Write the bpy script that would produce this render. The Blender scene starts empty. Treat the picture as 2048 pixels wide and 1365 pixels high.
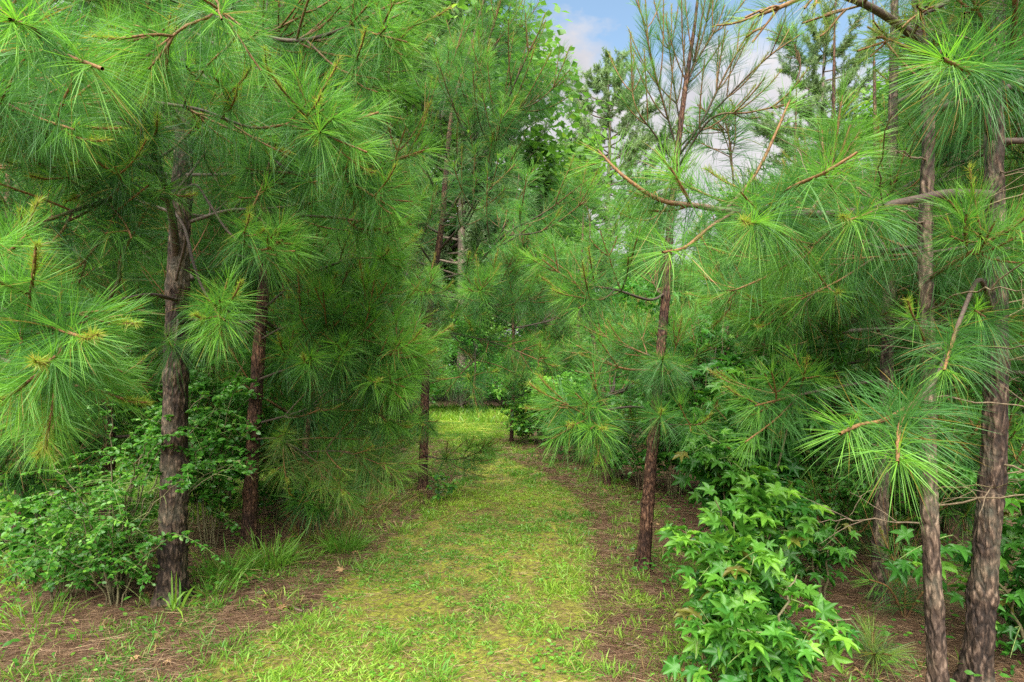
import bpy, math, random
import numpy as np
from mathutils import noise, Vector

# ---------------------------------------------------------------- camera, sky, sun, exposure
SC = bpy.context.scene
F = 1250.0; HZ = 730.0; EYE = 1.3          # focal length and horizon row in pixels of the 2048 x 1365 photograph
cam_d = bpy.data.cameras.new("camera"); cam = bpy.data.objects.new("camera", cam_d)
SC.collection.objects.link(cam); SC.camera = cam
cam.location = (0, 0, EYE); cam.rotation_euler = (math.radians(90), 0, 0)
cam_d.sensor_width = 36; cam_d.lens = 36 * F / 2048; cam_d.shift_y = (HZ - 682.5) / 2048
cam_d.clip_start = 0.02; cam_d.clip_end = 3000

SUN_EL, SUN_AZ = 54, 192                   # degrees; azimuth clockwise from +Y: soft light from behind the viewer, a little to the left
W = bpy.data.worlds.new("World"); SC.world = W; W.use_nodes = True
nt = W.node_tree; nt.nodes.clear()
def N(t, k, **kw):
    n = t.nodes.new(k)
    for a, b in kw.items(): setattr(n, a, b)
    return n
out = N(nt, 'ShaderNodeOutputWorld'); bg = N(nt, 'ShaderNodeBackground'); bg.inputs[1].default_value = 0.085
sky = N(nt, 'ShaderNodeTexSky'); sky.sky_type = 'NISHITA'; sky.sun_disc = False
sky.sun_elevation = math.radians(SUN_EL); sky.sun_rotation = math.radians(SUN_AZ)
sky.air_density = 1.0; sky.dust_density = 1.6
tc = N(nt, 'ShaderNodeTexCoord')
mp = N(nt, 'ShaderNodeMapping'); mp.inputs['Location'].default_value = (1.7, 0.4, 0.9); mp.inputs['Scale'].default_value = (1.0, 1.0, 1.7)
nz = N(nt, 'ShaderNodeTexNoise'); nz.inputs['Scale'].default_value = 3.3; nz.inputs['Detail'].default_value = 9; nz.inputs['Roughness'].default_value = 0.58
sp = N(nt, 'ShaderNodeSeparateXYZ')
hz = N(nt, 'ShaderNodeMapRange'); hz.inputs[1].default_value = 0.10; hz.inputs[2].default_value = 0.50; hz.inputs[3].default_value = 0.38; hz.inputs[4].default_value = -0.06
ad = N(nt, 'ShaderNodeMath', operation='ADD')
rp = N(nt, 'ShaderNodeValToRGB'); rp.color_ramp.elements[0].position = 0.50; rp.color_ramp.elements[1].position = 0.60
mx = N(nt, 'ShaderNodeMix', data_type='RGBA')
n2 = N(nt, 'ShaderNodeTexNoise'); n2.inputs['Scale'].default_value = 7; n2.inputs['Detail'].default_value = 6
cr = N(nt, 'ShaderNodeValToRGB')
cr.color_ramp.elements[0].position = 0.3; cr.color_ramp.elements[0].color = (2.2, 2.22, 2.45, 1)
cr.color_ramp.elements[1].position = 0.62; cr.color_ramp.elements[1].color = (3.2, 3.08, 3.12, 1)
L = nt.links.new
L(tc.outputs['Generated'], mp.inputs[0]); L(mp.outputs[0], nz.inputs['Vector']); L(mp.outputs[0], n2.inputs['Vector'])
L(tc.outputs['Generated'], sp.inputs[0]); L(sp.outputs[2], hz.inputs[0])
L(nz.outputs[0], ad.inputs[0]); L(hz.outputs[0], ad.inputs[1]); L(ad.outputs[0], rp.inputs[0])
L(n2.outputs[0], cr.inputs[0])
gn = N(nt, 'ShaderNodeMix', data_type='RGBA', blend_type='MULTIPLY'); gn.inputs[0].default_value = 1; gn.inputs[7].default_value = (1.1, 1.12, 1.0, 1)
L(sky.outputs[0], gn.inputs[6])
L(rp.outputs[0], mx.inputs[0]); L(gn.outputs[2], mx.inputs[6]); L(cr.outputs[0], mx.inputs[7])
L(mx.outputs[2], bg.inputs[0]); L(bg.outputs[0], out.inputs[0])

sd = bpy.data.lights.new("sun", 'SUN'); so = bpy.data.objects.new("sun", sd); SC.collection.objects.link(so)
sd.energy = 5.0; sd.angle = math.radians(75); sd.color = (1.0, 0.95, 0.86)
az = math.radians(SUN_AZ); el = math.radians(SUN_EL)
sdir = Vector((math.sin(az) * math.cos(el), math.cos(az) * math.cos(el), math.sin(el)))
so.rotation_euler = sdir.to_track_quat('Z', 'Y').to_euler()

SC.view_settings.view_transform = 'Standard'; SC.view_settings.look = 'None'
SC.view_settings.exposure = 1.75; SC.view_settings.gamma = 1.0
cy = SC.cycles
SC.render.engine = 'CYCLES'
cy.max_bounces = 9; cy.diffuse_bounces = 7; cy.glossy_bounces = 2; cy.transmission_bounces = 5; cy.transparent_max_bounces = 4
cy.sample_clamp_indirect = 6; cy.caustics_reflective = False; cy.caustics_refractive = False
cy.use_denoising = False; cy.denoising_prefilter = 'ACCURATE'

# ---------------------------------------------------------------- helpers
col = SC.collection
RNG = np.random.default_rng(7)
def unit(v): return v / np.maximum(np.linalg.norm(v, axis=-1, keepdims=True), 1e-9)
def at(px, py, Y): return np.array([(px - 1024) / F * Y, Y, EYE - (py - HZ) / F * Y])

class Buf:
    """collects vertices, faces and a tint colour; becomes ONE mesh"""
    def __init__(s): s.v = []; s.q = []; s.t = []; s.c = []; s.n = 0
    def add(s, v, quads=None, tris=None, c=None):
        v = np.asarray(v, float).reshape(-1, 3)
        if c is None: c = np.zeros((len(v), 4))
        s.v.append(v); s.c.append(np.broadcast_to(c, (len(v), 4)))
        if quads is not None and len(quads): s.q.append(np.asarray(quads).reshape(-1, 4) + s.n)
        if tris is not None and len(tris): s.t.append(np.asarray(tris).reshape(-1, 3) + s.n)
        s.n += len(v)
    def mesh(s, name, mat, smooth=False, origin=None):
        v = np.concatenate(s.v); c = np.concatenate(s.c)
        if origin is not None: v = v - np.asarray(origin)
        q = np.concatenate(s.q) if s.q else np.zeros((0, 4), int)
        t = np.concatenate(s.t) if s.t else np.zeros((0, 3), int)
        me = bpy.data.meshes.new(name)
        me.vertices.add(len(v)); me.vertices.foreach_set('co', v.astype(np.float32).ravel())
        idx = np.concatenate([q.ravel(), t.ravel()]).astype(np.int32)
        me.loops.add(len(idx)); me.loops.foreach_set('vertex_index', idx)
        me.polygons.add(len(q) + len(t))
        ls = np.concatenate([np.arange(len(q)) * 4, len(q) * 4 + np.arange(len(t)) * 3]).astype(np.int32)
        me.polygons.foreach_set('loop_start', ls)
        if smooth: me.polygons.foreach_set('use_smooth', np.ones(len(ls), bool))
        a = me.color_attributes.new('tint', 'FLOAT_COLOR', 'POINT'); a.data.foreach_set('color', c.astype(np.float32).ravel())
        me.update(); me.validate(clean_customdata=False)
        me.materials.append(mat)
        return me

def link(name, me, parent=None, loc=(0, 0, 0)):
    o = bpy.data.objects.new(name, me); col.objects.link(o); o.location = loc
    if parent is not None: o.parent = parent
    return o
def tag(o, label=None, cat=None, group=None, kind=None):
    for k, v in (('label', label), ('category', cat), ('group', group), ('kind', kind)):
        if v: o[k] = v
    return o
def thing(name, label, cat, loc, group=None):
    return tag(link(name, None, None, loc), label, cat, group)

def tube(B, P, R, sides=6, c=None):
    P = np.asarray(P, float); R = np.broadcast_to(R, (len(P),))
    T = unit(np.gradient(P, axis=0))
    ref = np.array([0, 0, 1.0]) if abs(T[:, 2]).mean() < .8 else np.array([1.0, 0, 0])
    S = unit(np.cross(T, ref)); U = np.cross(S, T)
    a = np.arange(sides) * 2 * math.pi / sides
    V = P[:, None] + R[:, None, None] * (np.cos(a)[None, :, None] * S[:, None] + np.sin(a)[None, :, None] * U[:, None])
    n = len(P); i = np.arange(n - 1)[:, None] * sides; j = np.arange(sides)[None]; k = (j + 1) % sides
    q = np.stack([i + j, i + k, i + sides + k, i + sides + j], -1).reshape(-1, 4)
    cc = None if c is None else np.repeat(np.broadcast_to(c, (n, 4)), sides, axis=0)
    B.add(V.reshape(-1, 3), q, c=cc)

def spline(pts, step=.03):
    """smooth curve through the given points"""
    P = np.asarray(pts, float)
    if len(P) == 2: P = np.array([P[0], (P[0] + P[1]) / 2, P[1]])
    E = np.vstack([2 * P[0] - P[1], P, 2 * P[-1] - P[-2]]); o = []
    for i in range(1, len(E) - 2):
        a, b, c, d = E[i - 1:i + 3]; m = max(2, int(np.linalg.norm(c - b) / step)); t = np.linspace(0, 1, m, endpoint=False)[:, None]
        o.append(.5 * (2 * b + (c - a) * t + (2 * a - 5 * b + 4 * c - d) * t**2 + (3 * b - a - 3 * c + d) * t**3))
    o.append(E[-2][None]); return np.vstack(o)

# ---------------------------------------------------------------- materials
def new_mat(name):
    m = bpy.data.materials.new(name); m.use_nodes = True; m.node_tree.nodes.clear(); return m, m.node_tree
def ramp(t, stops, src=None):
    r = N(t, 'ShaderNodeValToRGB'); e = r.color_ramp.elements
    while len(e) < len(stops): e.new(0.5)
    for x, (p, c) in zip(e, stops): x.position = p; x.color = (*c, 1)
    if src is not None: t.links.new(src, r.inputs[0])
    return r
def leaf_mat(name, lo, hi, fresh, brown=(.20, .10, .035), trans=.35, rough=.45, spec=.35, tcol=1.25):
    m, t = new_mat(name); l = t.links.new
    at_ = N(t, 'ShaderNodeAttribute', attribute_name='tint'); s = N(t, 'ShaderNodeSeparateColor'); l(at_.outputs['Color'], s.inputs[0])
    oi = N(t, 'ShaderNodeObjectInfo')
    a = N(t, 'ShaderNodeMath', operation='MULTIPLY_ADD'); a.inputs[1].default_value = .5; a.inputs[2].default_value = -.25; l(oi.outputs['Random'], a.inputs[0])
    b = N(t, 'ShaderNodeMath', operation='ADD'); l(a.outputs[0], b.inputs[0]); l(s.outputs[0], b.inputs[1])
    r = ramp(t, [(0, lo), (1, hi)], b.outputs[0])
    m1 = N(t, 'ShaderNodeMix', data_type='RGBA'); l(s.outputs[1], m1.inputs[0]); l(r.outputs[0], m1.inputs[6]); m1.inputs[7].default_value = (*fresh, 1)
    m2 = N(t, 'ShaderNodeMix', data_type='RGBA'); l(s.outputs[2], m2.inputs[0]); l(m1.outputs[2], m2.inputs[6]); m2.inputs[7].default_value = (*brown, 1)
    p = N(t, 'ShaderNodeBsdfPrincipled'); l(m2.outputs[2], p.inputs['Base Color']); p.inputs['Roughness'].default_value = rough; p.inputs['Specular IOR Level'].default_value = spec
    tr = N(t, 'ShaderNodeBsdfTranslucent'); g = N(t, 'ShaderNodeMix', data_type='RGBA', blend_type='MULTIPLY'); g.inputs[0].default_value = 1
    l(m2.outputs[2], g.inputs[6]); g.inputs[7].default_value = (tcol, tcol * 1.05, tcol * .6, 1); l(g.outputs[2], tr.inputs[0])
    mx = N(t, 'ShaderNodeMixShader'); mx.inputs[0].default_value = trans; l(p.outputs[0], mx.inputs[1]); l(tr.outputs[0], mx.inputs[2])
    o = N(t, 'ShaderNodeOutputMaterial'); l(mx.outputs[0], o.inputs[0]); return m
def bark_mat(name, dark, mid, light, scale=14, bump=.6, stretch=.35, green=0):
    m, t = new_mat(name); l = t.links.new
    tcd = N(t, 'ShaderNodeTexCoord'); mp = N(t, 'ShaderNodeMapping'); mp.inputs['Scale'].default_value = (1, 1, stretch); l(tcd.outputs['Object'], mp.inputs[0])
    wn = N(t, 'ShaderNodeTexNoise'); wn.inputs['Scale'].default_value = scale * .8; wn.inputs['Detail'].default_value = 4; l(mp.outputs[0], wn.inputs['Vector'])
    wa = N(t, 'ShaderNodeVectorMath', operation='MULTIPLY_ADD'); wa.inputs[1].default_value = (.05, .05, .05); l(wn.outputs['Color'], wa.inputs[0]); l(mp.outputs[0], wa.inputs[2])
    v = N(t, 'ShaderNodeTexVoronoi', feature='DISTANCE_TO_EDGE'); v.inputs['Scale'].default_value = scale * 2.2; l(wa.outputs[0], v.inputs['Vector'])
    n = N(t, 'ShaderNodeTexNoise'); n.inputs['Scale'].default_value = scale * 5; n.inputs['Detail'].default_value = 8; l(mp.outputs[0], n.inputs['Vector'])
    n3 = N(t, 'ShaderNodeTexNoise'); n3.inputs['Scale'].default_value = scale * .35; n3.inputs['Detail'].default_value = 5; l(tcd.outputs['Object'], n3.inputs['Vector'])
    r = ramp(t, [(.25, dark), (.5, mid), (.72, light)], n.outputs[0])
    rv = ramp(t, [(0, (.25, .22, .2)), (.16, (1, 1, 1))], v.outputs[0])
    x = N(t, 'ShaderNodeMix', data_type='RGBA', blend_type='MULTIPLY'); x.inputs[0].default_value = .85; l(r.outputs[0], x.inputs[6]); l(rv.outputs[0], x.inputs[7])
    pr = ramp(t, [(.38, (.55, .5, .5)), (.6, (1.3, 1.2, 1.1))], n3.outputs[0])
    x2 = N(t, 'ShaderNodeMix', data_type='RGBA', blend_type='MULTIPLY'); x2.inputs[0].default_value = 1; l(x.outputs[2], x2.inputs[6]); l(pr.outputs[0], x2.inputs[7])
    last = x2.outputs[2]
    if green:
        g = N(t, 'ShaderNodeMix', data_type='RGBA'); gr = ramp(t, [(.5, (0, 0, 0)), (.62, (green,) * 3)], n3.outputs[0]); l(gr.outputs[0], g.inputs[0]); l(last, g.inputs[6]); g.inputs[7].default_value = (.16, .17, .12, 1); last = g.outputs[2]
    p = N(t, 'ShaderNodeBsdfPrincipled'); l(last, p.inputs['Base Color']); p.inputs['Roughness'].default_value = .8; p.inputs['Specular IOR Level'].default_value = .35
    mm = N(t, 'ShaderNodeMath', operation='MULTIPLY_ADD'); l(n.outputs[0], mm.inputs[0]); mm.inputs[1].default_value = .5
    mn = N(t, 'ShaderNodeMath', operation='MINIMUM'); l(v.outputs[0], mn.inputs[0]); mn.inputs[1].default_value = .2; l(mn.outputs[0], mm.inputs[2])
    bp = N(t, 'ShaderNodeBump'); bp.inputs['Strength'].default_value = bump; bp.inputs['Distance'].default_value = .02; l(mm.outputs[0], bp.inputs['Height']); l(bp.outputs[0], p.inputs['Normal'])
    o = N(t, 'ShaderNodeOutputMaterial'); l(p.outputs[0], o.inputs[0]); return m
def twig_mat(name, old, young):
    m, t = new_mat(name); l = t.links.new
    at_ = N(t, 'ShaderNodeAttribute', attribute_name='tint'); s = N(t, 'ShaderNodeSeparateColor'); l(at_.outputs['Color'], s.inputs[0])
    m1 = N(t, 'ShaderNodeMix', data_type='RGBA'); l(s.outputs[1], m1.inputs[0]); m1.inputs[6].default_value = (*old, 1); m1.inputs[7].default_value = (*young, 1)
    tcd = N(t, 'ShaderNodeTexCoord'); n = N(t, 'ShaderNodeTexNoise'); n.inputs['Scale'].default_value = 90; n.inputs['Detail'].default_value = 4; l(tcd.outputs['Object'], n.inputs['Vector'])
    r = ramp(t, [(.3, (.55, .5, .5)), (.7, (1.5, 1.5, 1.5))], n.outputs[0])
    x = N(t, 'ShaderNodeMix', data_type='RGBA', blend_type='MULTIPLY'); x.inputs[0].default_value = 1; l(m1.outputs[2], x.inputs[6]); l(r.outputs[0], x.inputs[7])
    p = N(t, 'ShaderNodeBsdfPrincipled'); l(x.outputs[2], p.inputs['Base Color']); p.inputs['Roughness'].default_value = .75
    bp = N(t, 'ShaderNodeBump'); bp.inputs['Strength'].default_value = .6; bp.inputs['Distance'].default_value = .004; l(n.outputs[0], bp.inputs['Height']); l(bp.outputs[0], p.inputs['Normal'])
    o = N(t, 'ShaderNodeOutputMaterial'); l(p.outputs[0], o.inputs[0]); return m

M = {}
M['needle'] = leaf_mat('pine_needles', (.022, .090, .022), (.085, .240, .054), (.20, .44, .045), brown=(.34, .22, .06), trans=.44, rough=.42, spec=.35)
M['needle_blue'] = leaf_mat('pine_needles_bluish', (.030, .095, .042), (.11, .23, .085), (.22, .42, .055), brown=(.36, .28, .05), trans=.40, rough=.42, spec=.4)
M['needle_far'] = leaf_mat('pine_needles_far', (.09, .16, .07), (.24, .35, .15), (.2, .3, .07), trans=.35)  # lighter than the near needles: distance haze put into the colour
M['leaf'] = leaf_mat('broad_leaves', (.03, .13, .018), (.085, .27, .03), (.22, .47, .05), trans=.45, rough=.35, spec=.45)
M['leaf_star'] = leaf_mat('star_leaves', (.018, .095, .014), (.062, .22, .026), (.21, .44, .045), trans=.42, rough=.38, spec=.35)
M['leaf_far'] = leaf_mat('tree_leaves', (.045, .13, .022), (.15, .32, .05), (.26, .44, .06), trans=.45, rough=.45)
M['blade'] = leaf_mat('grass_blades', (.07, .21, .025), (.18, .38, .045), (.34, .47, .05), brown=(.34, .24, .10), trans=.4, rough=.45)
M['litter'] = leaf_mat('pine_straw', (.055, .030, .017), (.20, .12, .068), (.4, .28, .15), brown=(.1, .05, .03), trans=.05, rough=.6, tcol=1)
M['dry'] = leaf_mat('dry_stalks', (.20, .12, .05), (.42, .29, .14), (.2, .3, .1), trans=.15, rough=.7)
M['twig'] = twig_mat('pine_twig', (.055, .038, .028), (.145, .075, .024))
M['stem'] = twig_mat('sapling_stem', (.11, .075, .05), (.14, .22, .05))
M['dead'] = twig_mat('dead_twig', (.10, .07, .048), (.16, .13, .065))
M['bark'] = bark_mat('pine_bark', (.010, .007, .005), (.045, .029, .020), (.21, .155, .115), green=.25, bump=1.0)
M['bark_red'] = bark_mat('young_pine_bark', (.016, .008, .006), (.075, .036, .022), (.24, .145, .095), scale=18, bump=.9)
M['bark_pale'] = bark_mat('weathered_pine_bark', (.018, .013, .010), (.08, .056, .041), (.28, .215, .165), green=.25, bump=1.0)
M['bark_grey'] = bark_mat('grey_bark', (.05, .04, .033), (.15, .125, .10), (.34, .30, .26), scale=10, bump=.4)

# ---------------------------------------------------------------- needles, shoots and branches
def needles(B, base, d, ln, w, droop, cc, segs=3):
    n = len(base); s = unit(np.cross(d, RNG.normal(size=(n, 3)))); g = np.array([0, 0, -1.0])
    bend = RNG.normal(size=(n, 3)) * .05
    ts = [0, .38, .74, 1][: segs + 1] if segs == 3 else [0, .5, 1]
    ws = [.8, 1, .75, 0] if segs == 3 else [.9, 1, 0]
    V = []
    for t, wk in zip(ts, ws):
        p = base + d * (ln * t)[:, None] + (g * droop[:, None] + bend) * (ln * t * t)[:, None]
        if wk: V += [p - s * (w * wk / 2)[:, None], p + s * (w * wk / 2)[:, None]]
        else: V.append(p)
    V = np.stack(V, 1); k = V.shape[1]; b = np.arange(n)[:, None] * k
    q = np.concatenate([b + np.array([[2 * i, 2 * i + 1, 2 * i + 3, 2 * i + 2]]) for i in range(segs - 1)])
    t = b + np.array([[k - 3, k - 2, k - 1]])
    B.add(V.reshape(-1, 3), q, t, np.repeat(cc, k, axis=0))

class Spec:
    def __init__(s, **k):
        s.dens = 950; s.w = .0014; s.nl = .18; s.droop = .45; s.segs = 3; s.fol = .42; s.fresh = .09; s.candle = .25; s.sides = 6; s.order = 2; s.open = 66
        s.__dict__.update(k)
NEAR = Spec(); MID = Spec(dens=430, w=.0032, fresh=.11, segs=2, sides=5); FAR = Spec(dens=230, w=.0065, segs=2, sides=4, order=2, candle=.15)

def shoot(B, P, fol, S, fresh=1.0, brown=0.0):
    """needles along the last fol metres of the stem P"""
    seg = np.linalg.norm(np.diff(P, axis=0), axis=1); cum = np.concatenate([[0], np.cumsum(seg)]); Lt = cum[-1]
    kd, kdr, kop = RNG.uniform(.55, 1.15), RNG.uniform(.5, 1.7), RNG.uniform(.8, 1.15)
    fol = min(fol, Lt * .95); m = max(8, int(S.dens * kd * fol / 3)); u = RNG.random(m) ** .85
    sp_ = Lt - fol * u
    base = np.stack([np.interp(sp_, cum, P[:, i]) for i in range(3)], 1)
    T = unit(np.stack([np.interp(np.minimum(sp_ + .02, Lt), cum, P[:, i]) - np.interp(sp_ - .02, cum, P[:, i]) for i in range(3)], 1))
    perp = unit(np.cross(T, RNG.normal(size=(m, 3))))
    dt = Lt - sp_                                          # metres from the tip
    a = np.radians(np.clip(14 + (S.open * kop - 14) * (np.minimum(dt / .16, 1)) ** .55 + RNG.normal(size=m) * 8, 2, 95))
    base, T, perp, a, dt = [np.repeat(x, 3, axis=0) for x in (base, T, perp, a, dt)]
    d = unit(T * np.cos(a)[:, None] + perp * np.sin(a)[:, None] + RNG.normal(size=(3 * m, 3)) * .06)
    ln = S.nl * RNG.uniform(.78, 1.1, 3 * m) * (.62 + .38 * np.minimum(dt / .10, 1))
    dr = S.droop * kdr * RNG.uniform(.3, 1.1, 3 * m) * (.25 + .75 * np.minimum(dt / .25, 1))
    fr = np.clip(1.25 - dt / S.fresh, 0, 1) * fresh * RNG.uniform(.55, 1, 3 * m)
    cc = np.zeros((3 * m, 4)); cc[:, 0] = np.clip(RNG.normal(.5, .2, 3 * m) + RNG.normal() * .16 + .25 - np.minimum(dt, .4) * 1.1, 0, 1); cc[:, 1] = fr
    cc[:, 2] = brown * (RNG.random(3 * m) < .6) + (RNG.random(3 * m) < .035) * .9
    needles(B, base, d, ln, np.full(3 * m, S.w) * RNG.uniform(.8, 1.2, 3 * m), dr, cc, S.segs)
def candle(BW, BN, p, d, S, ln=.09):
    P = np.stack([p + d * t * ln + np.array([0, 0, .5]) * (t * ln) ** 2 * 4 for t in np.linspace(0, 1, 5)])
    tube(BW, P, np.linspace(.004, .0025, 5), 4, (0, 1, 0, 0))
    m = max(12, int(S.dens * .10)); t = RNG.random(m); base = P[0] + (P[-1] - P[0]) * t[:, None]
    dd = unit(unit(P[-1] - P[0])[None] * .9 + RNG.normal(size=(m, 3)) * .45)
    cc = np.zeros((m, 4)); cc[:, 0] = .8; cc[:, 1] = .8; cc[:, 2] = RNG.uniform(.2, .8, m)
    needles(BN, base, dd, RNG.uniform(.018, .035, m), np.full(m, S.w * 1.3), np.zeros(m), cc, 2)

def grow(BW, BN, P, r0, S, order=0, fol=None, nodes=None, fresh=1.0, up=.35, brown=0.0, lat=1.0):
    """a stem along P with its needles and side shoots"""
    P = np.asarray(P); n = len(P); Ls = np.linalg.norm(np.diff(P, axis=0), axis=1).sum()
    rt = min(.0030, r0); k = np.linspace(0, 1, n)
    yng = np.clip((k * Ls - (Ls - .5)) / .3, 0, 1)
    cc = np.zeros((n, 4)); cc[:, 1] = yng
    tube(BW, P, r0 * (1 - k) ** .8 + rt * k + .0004, S.sides, cc)
    f = S.fol if fol is None else fol
    if f > 0: shoot(BN, P, f, S, fresh, brown)
    T = unit(P[-1] - P[-2])
    if RNG.random() < S.candle and order < 3: candle(BW, BN, P[-1], T, S)
    if order >= S.order: return
    if nodes is None:
        nodes = []; dd = RNG.uniform(.04, .10) if order else RNG.uniform(.10, .18)
        while dd < Ls * .82: nodes.append(dd); dd += RNG.uniform(.20, .34) if order == 0 else RNG.uniform(.16, .26)
    for dn in nodes:
        i = int(np.clip((1 - dn / Ls) * (n - 1), 1, n - 2)); p = P[i]; T = unit(P[i + 1] - P[i - 1])
        side = unit(np.cross(T, [0, 0, 1.0])); upv = np.cross(side, T)
        if np.linalg.norm(np.cross(T, [0, 0, 1.0])) < .2: side = np.array([1.0, 0, 0]); upv = np.cross(side, T)
        cnt = RNG.integers(2, 5) if order == 0 else RNG.integers(0, 3)
        ph0 = RNG.uniform(0, 6.28)
        for j in range(cnt):
            ph = ph0 + j * 6.283 / cnt + RNG.normal() * .3
            pv = math.cos(ph) * side + (math.sin(ph) * .75 + .12) * upv
            a = math.radians(RNG.uniform(35, 58)); d = unit(T * math.cos(a) + pv * math.sin(a))
            ll = (min(.50 * dn + .12, .95) if order == 0 else min(.5 * dn + .09, .28)) * RNG.uniform(.7, 1.15) * lat
            m = max(4, int(ll / .035)); t = np.linspace(0, 1, m)[:, None]
            A = p + d * ll * t + (np.array([0, 0, up]) + T * .25 + RNG.normal(size=3) * .08) * ll * t * t
            grow(BW, BN, A, max(.0032, .008 * ll + .0022), S, order + 1, fol=min(ll * .88, S.fol), fresh=fresh * RNG.uniform(.5, 1), up=up, brown=brown, lat=lat)

def gen_branch(Lb, S, dead=0):
    BW, BN = Buf(), Buf(); t = np.linspace(0, 1, max(6, int(Lb / .035)))
    w1, w2 = RNG.normal(size=2) * .05
    sag = RNG.uniform(-.10, .05)
    P = np.stack([Lb * t * (1 - .06 * t), Lb * (w1 * np.sin(t * 4) + w2 * np.sin(t * 9) * .5), Lb * (sag * np.sin(t * 3.14) + .22 * t ** 2.2)], 1)
    grow(BW, BN, P, .005 + .0085 * Lb, S)
    return BW, BN
LIB = {}
def lib(kind, S, mat, sizes, nvar):
    LIB[kind] = []
    for Lb in sizes:
        for _ in range(nvar):
            bw, bn = gen_branch(Lb, S)
            LIB[kind].append((Lb, bw.mesh('branch', M['twig'], True), bn.mesh('needles', mat)))
lib('near', NEAR, M['needle'], (.45, .8, 1.2, 1.7), 3)
lib('mid', MID, M['needle'], (.5, .9, 1.4, 1.9), 4)
lib('blue', MID, M['needle_blue'], (.5, .9, 1.4, 1.9), 3)
lib('far', FAR, M['needle'], (.7, 1.2, 1.9), 3)

def add_branch(tree, kind, loc, azm, elev, Lb, roll=0):
    ls = LIB[kind]; best = min(abs(x[0] - Lb) for x in ls); c = [x for x in ls if abs(abs(x[0] - Lb) - best) < 1e-6]
    L0, mw, mn = c[RNG.integers(len(c))]; s = float(np.clip(Lb / L0, .75, 1.25))
    o = link('branch', mw, tree, tuple(loc)); o.rotation_euler = (roll, -elev, azm); o.scale = (s, s, s)
    link('needles', mn, o); return o

def trunk_mesh(P, R, mat, sides=20, rough=1.0, step=.03):
    """tapered trunk with flared foot, bark plates cut into the surface and knots at the whorls"""
    P = spline(P, step); n = len(P); k = np.linspace(0, 1, len(R)); R = np.interp(np.linspace(0, 1, n), k, R)
    T = unit(np.gradient(P, axis=0)); S_ = unit(np.cross(T, [0, 1.0, 0])); U = np.cross(S_, T)
    a = np.arange(sides) * 2 * math.pi / sides; V = np.zeros((n, sides, 3)); sd = RNG.random() * 50
    cum = np.concatenate([[0], np.cumsum(np.linalg.norm(np.diff(P, axis=0), axis=1))])
    for i in range(n):
        fl = 1 + .5 * math.exp(-max(cum[i] - .12, 0) / .09)
        kn = .10 * max(0, math.cos(cum[i] * 6.283 / .47 + sd)) ** 12
        for j in range(sides):
            x, y = math.cos(a[j]), math.sin(a[j])
            q = Vector((x * R[i] * 16, y * R[i] * 16, cum[i] * 6 + sd))
            d = noise.noise(q * 1.6) * .09 + (min(abs(noise.noise(q * 3.6)) * 3, 1) * .15 + noise.noise(q * 11) * .05) * rough + kn
            fj = 1 + (fl - 1) * (.7 + .6 * math.sin(a[j] * 5 + sd))
            V[i, j] = P[i] + (S_[i] * x + U[i] * y) * R[i] * (.86 + d) * fj
    B = Buf(); i = np.arange(n - 1)[:, None] * sides; j = np.arange(sides)[None]; kk = (j + 1) % sides
    B.add(V.reshape(-1, 3), np.stack([i + j, i + kk, i + sides + kk, i + sides + j], -1).reshape(-1, 4))
    return B, P, R

def clear(p, keep):
    return all(k(p) for k in keep)
def pix(p):
    return 1024 + p[0] / p[1] * F, HZ - (p[2] - EYE) / p[1] * F
def in_view_block(p):
    """where the photograph looks down the path, at open sky, or past the nearest trunks"""
    x, y, z = p
    if y < .3: return abs(x) < 1.0 and y > -1
    d = math.hypot(x, y)
    if d < 1.25: return True
    px, py = pix(p)
    if y < 2.5 and 420 < px < 1600: return True
    if y < 1.9 and 200 < px < 1700: return True
    if 890 < px < 1240 and py > 790 and y < 11.5: return True
    if 1075 < px < 1530 and py < 470 and y < 22: return True
    if 1075 < px < 1310 and py < 660 and y < 9: return True
    if 900 < px < 1100 and py < 430 and y < 12: return True
    if 760 < px < 860 and py < 300: return True
    if 1480 < px < 1790 and py < 330 and y < 12: return True
    if 500 < px < 1560 and y > 6 and py < 60: return True
    if py > 1000 and y < 3.0: return True
    if 310 < px < 400 and 130 < py < 660 and y < 3.4: return True
    if 1700 < px < 2060 and 200 < py < 1050 and y < 2.45: return True
    if 470 < px < 560 and py > 560 and y < 4.3: return True
    if 810 < px < 890 and py > 600 and y < 6.4: return True
    if z > .9 and y < 13 and float(path_d(np.array([x]), np.array([y]))[0]) > .4: return True
    return False

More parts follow.
